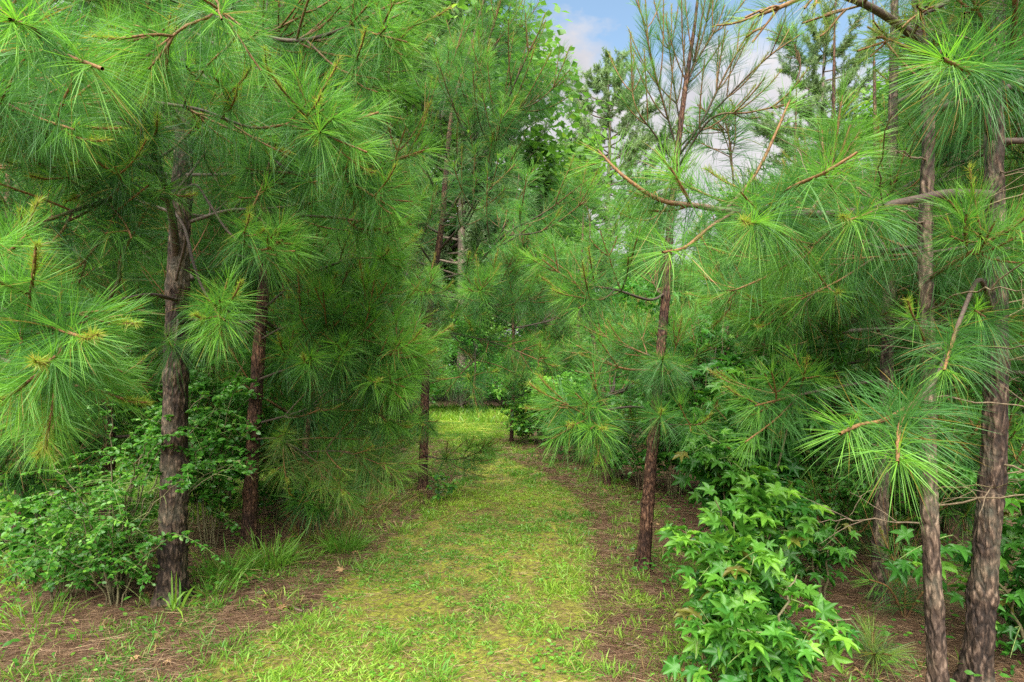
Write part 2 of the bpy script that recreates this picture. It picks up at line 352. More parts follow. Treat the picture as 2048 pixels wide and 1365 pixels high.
def pine(label, trunk_px, Y, H, r0, kind='mid', mat='bark_red', zlo=1.1, kL=.42, Lmax=1.7, whorl=.42, nb=(3, 6), lean=(0, 0), sides=16, group=None, low=0, block=None, dead=0, seed=None, elo=5, ehi=52, cat='pine tree', fill=1.0):
    """trunk_px: pixels the trunk passes through, first one where it meets the ground"""
    if isinstance(trunk_px, (int, float)):
        b = np.array([(trunk_px - 1024) / F * Y, Y, 0]); pts = [b - [0, 0, .15]]
        for t in (.33, .66, 1): pts.append(b + [lean[0] * t + RNG.normal() * .05, lean[1] * t, H * t])
    else:
        pts = [at(x, y, Y) for x, y in trunk_px]; pts[0][2] = -.12
        top = pts[-1]; dirn = (pts[-1] - pts[-2]) / max(1e-6, pts[-1][2] - pts[-2][2])
        if H > top[2] + .2: pts.append(top + dirn * .7 * (H - top[2])); pts[-1][2] = H
    base = np.array([pts[0][0], pts[0][1], ground_z(pts[0][0], pts[0][1])])
    pts = [p + [0, 0, base[2]] if i == 0 else p for i, p in enumerate(pts)]
    zs = np.array([p[2] for p in pts]); R = r0 * np.clip((H - zs) / H, .0, 1) ** .8 + .004
    near = kind in ('near',) or r0 > .045
    B, P, RR = trunk_mesh(pts, np.interp(np.linspace(zs[0], zs[-1], 12), zs, R), M[mat], sides if near else 8, step=.016 if near else .12)
    t = thing('pine_tree', label, cat, tuple(base), group)
    link('trunk', B.mesh('trunk', M[mat], True, base), t)
    blk = block or in_view_block; z = zlo; cnt = 0
    while z < H - .15:
        i = int(np.argmin(abs(P[:, 2] - z))); p0 = P[i]; f = (z - zlo) / (H - zlo)
        n = RNG.integers(*nb); a0 = RNG.uniform(0, 6.28)
        for j in range(n):
            if RNG.random() > fill: continue
            a = a0 + j * 6.283 / n + RNG.normal() * .25
            Lb = min(kL * (H - z) + .25, Lmax) * RNG.uniform(.7, 1.12) * (1 if f > .12 else .8)
            e = math.radians(elo + (ehi - elo) * f ** .8 + RNG.normal() * 7)
            d = np.array([math.cos(a) * math.cos(e), math.sin(a) * math.cos(e), math.sin(e)])
            if any(blk(p0 + d * Lb * q) for q in (.45, .75, 1.0, 1.12)): continue
            if pix(p0 + d * Lb)[1] < -120 and RNG.random() < .9: continue
            if cnt >= 90: break
            add_branch(t, kind, p0 + d * RR[i] * .6 - base, a, e, Lb, RNG.normal() * .3); cnt += 1
        z += whorl * RNG.uniform(.8, 1.2)
    add_branch(t, kind, P[-3] - base, 0, math.radians(88), .55)
    if dead:
        for _ in range(dead):
            z = RNG.uniform(.5, zlo + .9); i = int(np.argmin(abs(P[:, 2] - z))); a = RNG.uniform(0, 6.28)
            dead_twig(t, P[i] + np.array([math.cos(a), math.sin(a), 0]) * RR[i] * .7, a, RNG.uniform(.25, .8), base)
    return t, base, P, RR

def dead_twig(tree, p, a, Lb, base, name='twig'):
    B = Buf()
    def go(p, d, l, r, o):
        m = max(4, int(l / .04)); t = np.linspace(0, 1, m)[:, None]
        w = RNG.normal(size=3) * .18
        A = p + d * l * t + w * l * t * t + RNG.normal(size=(m, 3)) * .004
        tube(B, A, np.linspace(r, r * .35, m), 5, (0, RNG.random(), 0, 0))
        if o < 2:
            for _ in range(RNG.integers(1, 4)):
                i = RNG.integers(1, m - 1); go(A[i], unit(d + RNG.normal(size=3) * .6), l * RNG.uniform(.3, .6), r * .6, o + 1)
    go(p, unit(np.array([math.cos(a), math.sin(a), RNG.uniform(-.2, .45)])), Lb, .0022 + .0028 * Lb, 0)
    return link(name, B.mesh(name, M['dead'], True, base), tree)

def hero(tree, base, pts, r0, S=NEAR, kids=(), fol=None, nodes=None, fresh=1.0, up=.3, order=None, brown=0.0, mat='needle', lat=.75, bareto=None):
    """a branch traced through real points; kids are its own side shoots (pixel, pixel, depth)"""
    BW, BN = Buf(), Buf(); sv = S.order
    if order is not None: S = Spec(**{**S.__dict__, 'order': order})
    P = spline([at(*p) for p in pts], .025)
    grow(BW, BN, P, r0, S, fol=fol, nodes=nodes, fresh=fresh, up=up, brown=brown, lat=lat)
    for kp in kids:
        q = [at(*p) for p in kp[0]]; A = spline(q, .025)
        S2 = Spec(**{**S.__dict__, 'order': kp[2] if len(kp) > 2 else 1})
        grow(BW, BN, A, kp[1], S2, order=0, fresh=fresh, up=up, brown=brown, lat=.8)
    o = link('branch', BW.mesh('branch', M['twig'], True, base), tree)
    link('needles', BN.mesh('needles', M[mat], False, base), o)
    return o

# ---------------------------------------------------------------- ground
EDGE = [(0.5, -1.9, .85), (3.15, -2.0, .80), (4.26, -1.75, .85), (6.25, -1.45, 1.15), (7.4, -1.30, 1.18), (9.1, -1.2, .78), (10.3, -1.3, .2), (11.4, -1.45, -.15), (13.3, -1.9, -.12), (15.5, -2.9, -.10), (17.2, -4.5, -.2), (18.2, -9, -.6)]
EY, EL, ER = [np.array(c) * .8125 for c in zip(*EDGE)]
def ground_z(x, y):
    return float(gz(np.array([x]), np.array([y]))[0])
def gz(x, y):
    return (.035 * np.sin(x * .9 + 1) * np.cos(y * .7) + .02 * np.sin(x * 2.3 + y * 1.7) + .05 * np.clip(x - 1.2, 0, 1) * 0
            + .008 * np.sin(x * 9 + np.sin(y * 7)) * np.cos(y * 8.3 + 1.3)) * np.clip((60 - np.hypot(x, y)) / 40, 0, 1)
def path_d(x, y):
    """signed distance inside the mown path, positive inside"""
    l = np.interp(y, EY, EL); r = np.interp(y, EY, ER)
    wob = .13 * np.sin(y * 3.1 + 1) + .10 * np.sin(y * 7.7 + x * 2) + .05 * np.sin(y * 17 + x * 5)
    return np.where(y > 14.8, -(y - 14.8), np.minimum(x - l + wob, r - x + wob * .8))
def axis_grid(lo, hi, mid0, mid1, fine, coarse):
    a = [mid0]
    while a[-1] < mid1: a.append(a[-1] + fine)
    s = fine; 
    while a[-1] < hi: s = min(s * 1.25, coarse); a.append(a[-1] + s)
    s = fine; b = [mid0]
    while b[-1] > lo: s = min(s * 1.25, coarse); b.append(b[-1] - s)
    return np.array(b[:0:-1] + a)
gx = axis_grid(-900, 900, -4, 4, .05, 80); gy = axis_grid(-60, 1200, 1.0, 16, .06, 80)
X, Y_ = np.meshgrid(gx, gy); Z = gz(X, Y_)
V = np.stack([X.ravel(), Y_.ravel(), Z.ravel()], 1)
nx = len(gx); ny = len(gy); ii, jj = np.meshgrid(np.arange(nx - 1), np.arange(ny - 1)); b = (jj * nx + ii).ravel()
Q = np.stack([b, b + 1, b + nx + 1, b + nx], 1)
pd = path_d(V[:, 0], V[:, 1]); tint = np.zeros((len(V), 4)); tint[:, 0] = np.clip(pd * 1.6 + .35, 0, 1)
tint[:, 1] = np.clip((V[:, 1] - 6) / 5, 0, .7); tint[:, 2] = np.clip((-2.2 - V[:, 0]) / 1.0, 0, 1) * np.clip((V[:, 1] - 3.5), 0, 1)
m, t = new_mat('forest_floor'); l = t.links.new
A_ = N(t, 'ShaderNodeAttribute', attribute_name='tint'); s = N(t, 'ShaderNodeSeparateColor'); l(A_.outputs['Color'], s.inputs[0])
tcd = N(t, 'ShaderNodeTexCoord')
def nn(sc, dt=8, ro=.6):
    n = N(t, 'ShaderNodeTexNoise'); n.inputs['Scale'].default_value = sc; n.inputs['Detail'].default_value = dt; n.inputs['Roughness'].default_value = ro; l(tcd.outputs['Object'], n.inputs['Vector']); return n
nb_ = nn(1.6); nf = nn(45, 6); nm = nn(6, 8, .7); ng = nn(160, 3)
straw = ramp(t, [(.3, (.028, .016, .010)), (.5, (.075, .044, .027)), (.68, (.155, .10, .06))], nf.outputs[0])
soil = ramp(t, [(.35, (.085, .052, .030)), (.65, (.25, .165, .10))], ng.outputs[0])
moss = ramp(t, [(.3, (.09, .075, .025)), (.5, (.17, .18, .026)), (.7, (.27, .30, .03))], nf.outputs[0])
sm = N(t, 'ShaderNodeMix', data_type='RGBA'); r1 = ramp(t, [(.46, (0, 0, 0)), (.58, (1, 1, 1))], nm.outputs[0]); l(r1.outputs[0], sm.inputs[0]); l(straw.outputs[0], sm.inputs[6]); l(soil.outputs[0], sm.inputs[7])
pa = N(t, 'ShaderNodeMath', operation='MULTIPLY_ADD'); pa.inputs[1].default_value = 2.6; pa.inputs[2].default_value = -1.3; l(nb_.outputs[0], pa.inputs[0])
pb = N(t, 'ShaderNodeMath', operation='MULTIPLY_ADD'); pb.inputs[1].default_value = 1.7; pb.inputs[2].default_value = -.85; l(nm.outputs[0], pb.inputs[0])
pc = N(t, 'ShaderNodeMath', operation='ADD'); l(pa.outputs[0], pc.inputs[0]); l(pb.outputs[0], pc.inputs[1])
pe = N(t, 'ShaderNodeMath', operation='MULTIPLY_ADD'); pe.inputs[1].default_value = 2.0; l(s.outputs[0], pe.inputs[0]); pe2 = N(t, 'ShaderNodeMath', operation='SUBTRACT'); l(pc.outputs[0], pe2.inputs[0]); pe2.inputs[1].default_value = 1.08; l(pe2.outputs[0], pe.inputs[2]); pe.use_clamp = True
gm = N(t, 'ShaderNodeMix', data_type='RGBA'); l(pe.outputs[0], gm.inputs[0]); l(sm.outputs[2], gm.inputs[6]); l(moss.outputs[0], gm.inputs[7])
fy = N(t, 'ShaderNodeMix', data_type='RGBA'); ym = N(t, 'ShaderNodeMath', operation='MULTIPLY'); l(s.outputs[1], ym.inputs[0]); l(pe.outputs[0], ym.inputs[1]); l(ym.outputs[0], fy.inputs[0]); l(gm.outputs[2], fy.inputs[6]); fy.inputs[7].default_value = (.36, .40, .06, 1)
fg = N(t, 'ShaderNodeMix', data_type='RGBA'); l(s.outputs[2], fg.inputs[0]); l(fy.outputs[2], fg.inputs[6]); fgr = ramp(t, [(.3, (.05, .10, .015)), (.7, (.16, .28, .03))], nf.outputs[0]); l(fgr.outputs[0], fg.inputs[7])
p = N(t, 'ShaderNodeBsdfPrincipled'); l(fg.outputs[2], p.inputs['Base Color']); p.inputs['Roughness'].default_value = .9; p.inputs['Specular IOR Level'].default_value = .2
bp = N(t, 'ShaderNodeBump'); bp.inputs['Strength'].default_value = .8; bp.inputs['Distance'].default_value = .015; l(nf.outputs[0], bp.inputs['Height']); l(bp.outputs[0], p.inputs['Normal'])
o = N(t, 'ShaderNodeOutputMaterial'); l(p.outputs[0], o.inputs[0]); M['ground'] = m
cx = V[Q].mean(1); inside = path_d(cx[:, 0], cx[:, 1]) > 0
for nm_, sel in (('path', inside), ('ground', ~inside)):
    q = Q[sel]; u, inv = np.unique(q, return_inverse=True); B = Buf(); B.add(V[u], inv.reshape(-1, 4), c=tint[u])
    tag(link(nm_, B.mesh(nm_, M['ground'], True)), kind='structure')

# ---------------------------------------------------------------- generic leaves
def leaves(B, base, d, nrm, size, tmpl, faces, cc, fold=0.25):
    """tmpl: k x 3 (along, across, lift); faces: triangle list"""
    n = len(base); d = unit(d); s = unit(np.cross(nrm, d)); nn_ = np.cross(d, s)
    V = base[:, None] + size[:, None, None] * (tmpl[None, :, 0:1] * d[:, None] + tmpl[None, :, 1:2] * s[:, None] + tmpl[None, :, 2:3] * nn_[:, None])
    k = len(tmpl); f = np.asarray(faces)[None] + np.arange(n)[:, None, None] * k
    cv = np.repeat(cc, k, axis=0)
    if k == len(STAR) and k > 12: cv[:, 0] += np.tile(np.where(tmpl[:, 2] < 0, .22, -.12), n)
    B.add(V.reshape(-1, 3), None, f.reshape(-1, 3), cv)
OVAL = np.array([[0, 0, 0], [.3, .27, .05], [.3, -.27, .05], [.65, .24, .03], [.65, -.24, .03], [1, 0, -.08], [.3, 0, 0], [.65, 0, -.02]])
OVAL_F = [[0, 6, 1], [0, 2, 6], [1, 6, 7], [1, 7, 3], [6, 2, 4], [6, 4, 7], [3, 7, 5], [7, 4, 5]]
DIA = np.array([[0, 0, 0], [.5, .33, .08], [.5, -.33, .08], [1, 0, -.05]]); DIA_F = [[0, 3, 1], [0, 2, 3]]
def star_leaf():
    P = [(0, 0, 0)]; c = (.30, 0, -.03)
    a = [(-138, .36, 1), (-122, .50, 0), (-114, .70, 2), (-104, .54, 0), (-86, .36, 1), (-70, .60, 0), (-57, .95, 2), (-44, .62, 0), (-29, .40, 1), (-15, .68, 0), (0, 1.05, 2), (15, .68, 0), (29, .40, 1), (44, .62, 0), (57, .95, 2), (70, .60, 0), (86, .36, 1), (104, .54, 0), (114, .70, 2), (122, .50, 0), (138, .36, 1)]
    for ang, r, k in a:
        P.append((c[0] + math.cos(math.radians(ang)) * r * .7, math.sin(math.radians(ang)) * r * .7, (.05, .07, -.13)[(k == 1) + 2 * (k == 2)]))
    P.append(c); k = len(P); f = [[k - 1, i, i + 1] for i in range(0, k - 2)] + [[k - 1, k - 2, 0]]
    return np.array(P), f
STAR, STAR_F = star_leaf()

def shrub(name, label, cat, loc, h, rad, nst, S_leaf, mat, tm='oval', nleaf=1500, arch=.5, group=None, pet=.0, fresh=.1, twigs=9, stemr=.008, hang=0.25, zmin=.12, toward=None, blk=None):
    loc = np.array([loc[0], loc[1], ground_z(loc[0], loc[1])]); t = thing(name, label, cat, tuple(loc), group)
    BW, BL = Buf(), Buf(); ends = []; T_, F_ = {'oval': (OVAL, OVAL_F), 'star': (STAR, STAR_F), 'dia': (DIA, DIA_F)}[tm]
    for i in range(nst):
        a = RNG.uniform(0, 6.28); e = np.array([math.cos(a), math.sin(a), 0]) * rad * RNG.uniform(.2, 1)
        if toward is not None: e = e + np.array([toward[0], toward[1], 0]) * RNG.uniform(.2, 1)
        hh = h * RNG.uniform(.55, 1); m = 14; tt = np.linspace(0, 1, m)[:, None]
        A = e * .12 + e * tt ** 1.5 + np.array([0, 0, hh]) * (tt * (1 + arch) - arch * tt ** 2) / (1) + RNG.normal(size=(m, 3)) * .008
        A[0, 2] = -.03
        tube(BW, A, np.linspace(stemr, stemr * .35, m), 5, (0, .2, 0, 0)); ends.append((A, 1.0))
        for _ in range(twigs):
            k = RNG.integers(3, m); d = unit(e * .5 + RNG.normal(size=3) * [1, 1, .5] + [0, 0, .2]); l_ = RNG.uniform(.25, .6) * rad
            tt2 = np.linspace(0, 1, 8)[:, None]; A2 = A[k] + d * l_ * tt2 + np.array([0, 0, -.25]) * l_ * tt2 ** 2
            tube(BW, A2, np.linspace(stemr * .4, stemr * .15, 8), 4, (0, .8, 0, 0)); ends.append((A2, .6))
    pts = []; dirs = []
    per = max(2, nleaf // len(ends))
    for A, wt in ends:
        k = RNG.random(int(per * (1 if wt < 1 else 1.2))); k = .25 + .75 * k if wt == 1 else k ** .8
        f = k * (len(A) - 1); i0 = np.clip(f.astype(int), 0, len(A) - 2); p = A[i0] + (A[i0 + 1] - A[i0]) * (f - i0)[:, None]
        pts.append(p); dirs.append(np.broadcast_to(unit(A[-1] - A[0]), p.shape))
    p = np.concatenate(pts); dd = np.concatenate(dirs); ok = p[:, 2] > zmin
    if blk is not None: ok &= ~np.array([blk(x + loc) for x in p])
    p, dd = p[ok], dd[ok]; n = len(p)
    d = unit(dd * .35 + RNG.normal(size=(n, 3)) * [1, 1, .35] - np.array([0, 0, hang]))
    p = p + d * pet * RNG.uniform(.5, 1.2, (n, 1))
    nr = unit(np.array([0, 0, 1.0]) + RNG.normal(size=(n, 3)) * .45 + np.array([0, -.45, 0]))
    cc = np.zeros((n, 4)); cc[:, 0] = np.clip(RNG.normal(.45, .25, n), 0, 1); cc[:, 1] = np.clip((p[:, 2] / h - .5) * fresh * 3, 0, 1) * RNG.random(n) + (RNG.random(n) < fresh) * RNG.random(n) * .8
    cc[:, 2] = (RNG.random(n) < .01) * .6
    leaves(BL, p, d, nr, S_leaf * RNG.uniform(.55, 1.15, n), T_, F_, cc)
    link('stem', BW.mesh('stem', M['stem'], True), t); link('foliage', BL.mesh('foliage', M[mat]), t)
    return t

# ---------------------------------------------------------------- far trees
def broad_crown(w, h, nclump, per, ls, loose=1.0):
    """unit tree standing on the origin: limbs, twigs and leaf clumps; returns wood, leaves"""
    BW, BL = Buf(), Buf(); hb = h * RNG.uniform(.16, .26)
    tr = spline([[0, 0, -.2], [RNG.normal() * .2, RNG.normal() * .2, h * .35], [RNG.normal() * .3, RNG.normal() * .3, h * .72], [0, 0, h * .93]], .4)
    tube(BW, tr, np.linspace(.018 * h, .02, len(tr)), 8, (0, 0, 0, 0)); C_ = []
    for i in range(nclump):
        f = RNG.random() ** .8; z = hb + (h - hb) * f; rr = w * .5 * (math.sin(min(1, f * 1.15 + .12) * math.pi) ** .6) * RNG.uniform(.45, 1.08) * (1 if RNG.random() < .85 else 1.2)
        a = RNG.uniform(0, 6.28); c = np.array([math.cos(a) * rr, math.sin(a) * rr, z]); C_.append(c)
        k = int(np.clip((z / h * .8) * len(tr), 1, len(tr) - 2)); q = spline([tr[k], (tr[k] + c) / 2 + [0, 0, RNG.uniform(-.05, .1) * h * .3], c], .3)
        tube(BW, q, np.linspace(.006 * h * (1.1 - f), .008, len(q)), 5, (0, 0, 0, 0))
    C_ = np.array(C_); n = nclump * per; c = np.repeat(C_, per, axis=0)
    r = np.repeat(RNG.uniform(.55, 1.25, nclump), per) * w * .085 * loose
    off = RNG.normal(size=(n, 3)) * [1, 1, .6]; off = unit(off) * (RNG.random((n, 1)) ** .55) * 1.9; p = c + off * r[:, None] * [1, 1, .62]
    d = unit(RNG.normal(size=(n, 3)) * [1, 1, .5] + off * .3 - [0, 0, .3]); nr = unit(np.array([0, 0, 1.0]) + RNG.normal(size=(n, 3)) * .6)
    cc = np.zeros((n, 4)); cc[:, 0] = np.clip(np.repeat(RNG.random(nclump), per) * .6 + RNG.normal(size=n) * .2 + .2, 0, 1); cc[:, 1] = (RNG.random(n) < .08) * RNG.random(n)
    leaves(BL, p, d, nr, ls * RNG.uniform(.6, 1.3, n), DIA, DIA_F, cc); return BW, BL
def far_pine_crown(w, h, bare, nlimb, tuft_w=.02, dens=1.0):
    """tall old pine: bare pole, crooked limbs, needle tufts at the twig ends"""
    BW, BL = Buf(), Buf()
    tr = spline([[0, 0, -.2], [.1, 0, h * .4], [-.1, .1, h * .75], [0, 0, h * .98]], .5); tube(BW, tr, np.linspace(.013 * h, .03, len(tr)), 10, (0, 0, 0, 0)); T_ = []
    for i in range(nlimb):
        f = (i + RNG.random()) / nlimb; z = h * (bare + (1 - bare) * f * .97); rr = w * .5 * (1 - f) ** .55 * (.55 + .45 * min(1, f * 4)) * RNG.uniform(.65, 1.1) + .25
        a = i * 2.4 + RNG.normal() * .3; k = int(np.clip(z / (h * .98) * (len(tr) - 1), 1, len(tr) - 1)); d = np.array([math.cos(a), math.sin(a), 0])
        e = tr[k] + d * rr + [0, 0, rr * RNG.uniform(.15, .75) * (0.5 + f)]; q = spline([tr[k], tr[k] + d * rr * .5 + [0, 0, rr * RNG.uniform(0, .2)], e], .25)
        tube(BW, q, np.linspace(.018 + .012 * rr, .012, len(q)), 5, (0, 0, 0, 0))
        for _ in range(int(5 + 7 * rr * dens)):
            k2 = RNG.integers(len(q) // 3, len(q)); l_ = RNG.uniform(.3, .9) * (.3 + .25 * rr); d2 = unit(d + RNG.normal(size=3) * .8 + [0, 0, .35])
            q2 = spline([q[k2], q[k2] + d2 * l_ * .5, q[k2] + d2 * l_ + [0, 0, .15 * l_]], .15); tube(BW, q2, np.linspace(.011, .006, len(q2)), 4, (0, 0, 0, 0))
            for s_ in (.45, .75, 1.0): T_.append((q2[int(s_ * (len(q2) - 1))] + RNG.normal(size=3) * .05, unit(d2 + [0, 0, .6])))
    P = np.array([x[0] for x in T_]); D = np.array([x[1] for x in T_]); per = 34; n = len(P) * per
    b = np.repeat(P, per, axis=0) - np.repeat(D, per, axis=0) * RNG.uniform(0, .28, (n, 1)); d = unit(np.repeat(D, per, axis=0) * .75 + RNG.normal(size=(n, 3)) * .75)
    cc = np.zeros((n, 4)); cc[:, 0] = np.clip(np.repeat(RNG.random(len(P)), per) * .7 + RNG.normal(size=n) * .15 + .15, 0, 1)
    needles(BL, b, d, RNG.uniform(.13, .24, n), np.full(n, tuft_w), np.full(n, .1), cc, 2); return BW, BL

def lib_tree(fn, mw, ml, *a, **k):
    bw, bl = fn(*a, **k); return bw.mesh('trunk', M[mw], True), bl.mesh('crown', M[ml])
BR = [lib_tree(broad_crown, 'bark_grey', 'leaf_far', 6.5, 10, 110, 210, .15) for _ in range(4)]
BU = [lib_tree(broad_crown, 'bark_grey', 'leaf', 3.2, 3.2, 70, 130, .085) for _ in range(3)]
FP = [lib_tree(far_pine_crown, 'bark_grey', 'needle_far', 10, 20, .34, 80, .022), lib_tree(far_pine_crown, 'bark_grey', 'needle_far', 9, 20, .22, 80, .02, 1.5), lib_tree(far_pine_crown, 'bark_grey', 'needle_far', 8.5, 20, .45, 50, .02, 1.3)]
def far_tree(name, label, cat, lt, px, Y, H, H0, group=None, wide=1.0):
    x = (px - 1024) / F * Y; t = thing(name, label, cat, (x, Y, ground_z(x, Y)), group); s = H / H0
    a = link('trunk', lt[0], t); b = link('crown', lt[1], t)
    t.scale = (s * wide, s * wide, s); t.rotation_euler = (0, 0, RNG.uniform(0, 6.28)); return t

def Yb(py): return EYE * F / (py - HZ)

# ---------------------------------------------------------------- the pines nearest the viewer
tA, bA, PA, RA = pine('thick dark barked pine trunk nearest the viewer, left of the mown path', [(342, 1215), (350, 900), (352, 720), (358, 500), (368, 300), (376, 150), (384, -40)], 3.35, 5.6, .070, 'near', 'bark', zlo=1.75, kL=.36, Lmax=1.25, sides=56, fill=.5)
tB, bB, PB, RB = pine('slender leaning pine with a thin reddish trunk, right of the thick dark one', [(495, 1108), (503, 950), (511, 800), (522, 650), (534, 500), (545, 330), (556, 150)], Yb(1108), 5.6, .048, 'near', 'bark_red', zlo=1.6, kL=.36, Lmax=1.1, sides=24, fill=.7)
tC, bC, PC, RC = pine('pine with long upswept branches beside the path, left of the open sky', [(845, 982), (850, 800), (857, 650), (872, 530), (885, 440), (890, 370), (905, 220), (940, 100), (975, -30)], Yb(982), 5.6, .046, 'near', 'bark_red', zlo=1.5, kL=.36, Lmax=1.15, sides=20, elo=5, ehi=62, fill=.75)
tD, bD, PD, RD = pine('lone slim leaning pine at the right edge of the path', [(1283, 1135), (1300, 950), (1312, 820), (1322, 700), (1331, 590), (1340, 450), (1352, 330), (1370, 180), (1388, 60), (1398, -30)], Yb(1135), 3.9, .040, 'near', 'bark_red', zlo=1.25, kL=.30, Lmax=.8, sides=24, fill=.35)
tE, bE, PE, RE = pine('leftmost of the three bare lower trunks at the right side', [(1756, 1190), (1762, 1000), (1772, 800), (1776, 650), (1784, 300), (1788, 100)], 3.5, 5.2, .038, 'near', 'bark_pale', zlo=1.5, kL=.34, Lmax=1.2, sides=24, dead=14)
tF, bF, PF, RF = pine('middle one of the three bare lower trunks at the right side', [(1882, 1440), (1868, 1200), (1858, 1000), (1855, 700), (1850, 480), (1857, 250), (1845, 80), (1830, -50)], 2.35, 4.6, .030, 'near', 'bark_pale', zlo=1.75, kL=.34, Lmax=1.0, sides=32, dead=16)
tG, bG, PG, RG = pine('thickest trunk at the right side, rough and dark with dead twigs', [(1945, 1440), (1972, 1100), (1988, 900), (1993, 600), (1988, 300), (1994, 0)], 2.5, 5.2, .047, 'near', 'bark', zlo=1.8, kL=.34, Lmax=1.1, sides=56, dead=12)

# branches of the thick left pine
hero(tA, bA, [(352, 520, 3.33), (345, 440, 3.2), (322, 350, 3.0), (300, 270, 2.7), (272, 190, 2.3), (250, 120, 2.0)], .022, kids=[([(330, 352, 3.0), (250, 320, 2.7), (150, 280, 2.4), (60, 248, 2.2), (-40, 215, 2.0)], .016, 2), ([(320, 388, 3.0), (240, 395, 2.7), (140, 425, 2.3), (60, 455, 2.1), (-20, 490, 1.9)], .010, 2)], up=.1)
hero(tA, bA, [(352, 560, 3.3), (372, 470, 3.2), (360, 400, 3.1), (390, 370, 3.0), (420, 410, 2.8), (460, 468, 2.6), (520, 500, 2.4), (565, 480, 2.3)], .007, up=.1, nodes=[.1, .3])
hero(tA, bA, [(345, 420, 3.3), (370, 460, 3.1), (385, 520, 2.9), (402, 570, 2.6), (430, 620, 2.3), (450, 642, 2.1)], .008, nodes=[.12], up=.05, S=Spec(fresh=.15, open=74))
hero(tA, bA, [(372, 260, 3.3), (340, 215, 2.9), (300, 205, 2.6), (400, 220, 2.4), (500, 255, 2.3), (580, 248, 2.2), (668, 235, 2.1)], .009, kids=[([(575, 250, 2.2), (600, 222, 2.15), (632, 192, 2.1)], .004, 0), ([(575, 250, 2.2), (640, 268, 2.15), (735, 305, 2.1)], .004, 1)], nodes=[.12, .55, .8], up=.1)
hero(tA, bA, [(380, 30, 3.35), (450, 40, 3.0), (540, 75, 2.7), (612, 80, 2.6), (700, 52, 2.5), (790, 5, 2.4), (860, -40, 2.4)], .013, kids=[([(690, 55, 2.5), (740, 66, 2.4), (815, 85, 2.3)], .005, 1), ([(612, 80, 2.6), (680, 140, 2.5), (760, 160, 2.4)], .005, 1)])
hero(tA, bA, [(376, 120, 3.35), (450, 200, 3.2), (560, 330, 2.9), (660, 352, 2.8), (760, 330, 2.7), (850, 300, 2.6)], .011, kids=[([(660, 352, 2.8), (710, 370, 2.7), (790, 420, 2.6)], .005, 1)])
hero(tA, bA, [(365, 350, 3.35), (450, 350, 3.1), (560, 345, 2.9), (640, 360, 2.8), (700, 350, 2.7)], .009)
hero(tA, bA, [(356, 640, 3.3), (350, 690, 3.1), (342, 690, 2.9), (335, 672, 2.75)], .006, nodes=[])
hero(tA, bA, [(352, 600, 3.3), (300, 590, 3.1), (225, 600, 2.9), (238, 560, 2.8), (245, 510, 2.7), (300, 410, 2.6)], .011, kids=[([(243, 512, 2.7), (205, 460, 2.65), (165, 400, 2.6)], .005, 0), ([(243, 512, 2.7), (235, 440, 2.7), (205, 370, 2.7)], .005, 0)], nodes=[])
hero(tA, bA, [(360, 450, 3.35), (470, 420, 3.4), (580, 430, 3.3), (700, 440, 3.2), (790, 470, 3.1)], .010, nodes=[.1, .3, .6, .9])
hero(tA, bA, [(378, 60, 3.35), (500, 130, 3.0), (600, 200, 2.8), (700, 160, 2.7), (800, 130, 2.7)], .010, nodes=[.1, .3, .6, .9])

# the pine standing just outside the left edge
tL, bL, PL_, RL = pine('pine rooted past the left edge whose long needled branches hang into view', -330, 2.3, 4.8, .07, 'near', 'bark', zlo=2.1, kL=.36, Lmax=.9, fill=.15)
TUFT = Spec(dens=1700, w=.0013, nl=.155, fresh=.10, droop=.3, open=74)
hero(tL, bL, [(-330, 560, 2.3), (-150, 590, 1.9), (0, 620, 1.6), (90, 650, 1.45), (165, 675, 1.3)], .012, kids=[([(100, 655, 1.45), (120, 705, 1.4), (60, 760, 1.35), (20, 790, 1.3)], .005, 1)], nodes=[.35, .6], up=.1, S=TUFT)
hero(tL, bL, [(-330, 700, 2.3), (-100, 700, 2.0), (60, 740, 1.8), (125, 800, 1.65), (95, 880, 1.5)], .010, nodes=[.3], lat=.6, up=-.1, S=TUFT)
hero(tL, bL, [(-330, 130, 2.3), (-150, 105, 1.6), (0, 105, 1.25), (100, 103, 1.15), (150, 118, 1.1), (205, 138, 1.05)], .009, kids=[([(100, 103, 1.15), (70, 60, 1.1), (20, 40, 1.0)], .004, 0)], nodes=[], S=TUFT)
hero(tL, bL, [(-330, -300, 2.3), (100, -200, 2.0), (425, -10, 1.9), (360, 60, 1.85), (285, 120, 1.8)], .010, nodes=[.1, .25], up=0)
hero(tL, bL, [(-330, 100, 2.3), (-100, 160, 2.0), (60, 230, 1.9), (150, 260, 1.8)], .008)

# branches of the slender left pine and of the pine left of the sky
LIT = Spec(dens=1150, w=.0018, fresh=.15)  # longer bright tips: the lit look of these boughs is put into needle colour
hero(tB, bB, [(520, 680, 4.3), (580, 650, 4.0), (650, 640, 3.7), (720, 650, 3.5)], .008, S=LIT)
hero(tB, bB, [(505, 850, 4.3), (580, 830, 4.1), (680, 800, 3.9), (760, 830, 3.7), (800, 850, 3.6)], .007, up=0)
hero(tB, bB, [(516, 760, Yb(1108)), (590, 735, 4.0), (690, 722, 3.6), (760, 712, 3.4), (822, 704, 3.3)], .009, S=LIT, lat=1, kids=[([(650, 727, 3.7), (700, 680, 3.5), (770, 690, 3.4)], .004, 1), ([(690, 722, 3.6), (740, 750, 3.5), (810, 775, 3.3)], .004, 1)])
hero(tB, bB, [(505, 880, 4.3), (560, 880, 4.1), (640, 930, 3.9), (700, 990, 3.7)], .006, brown=.25, kids=[([(600, 905, 4.0), (690, 905, 3.8), (800, 945, 3.6)], .004, 1)], up=0)
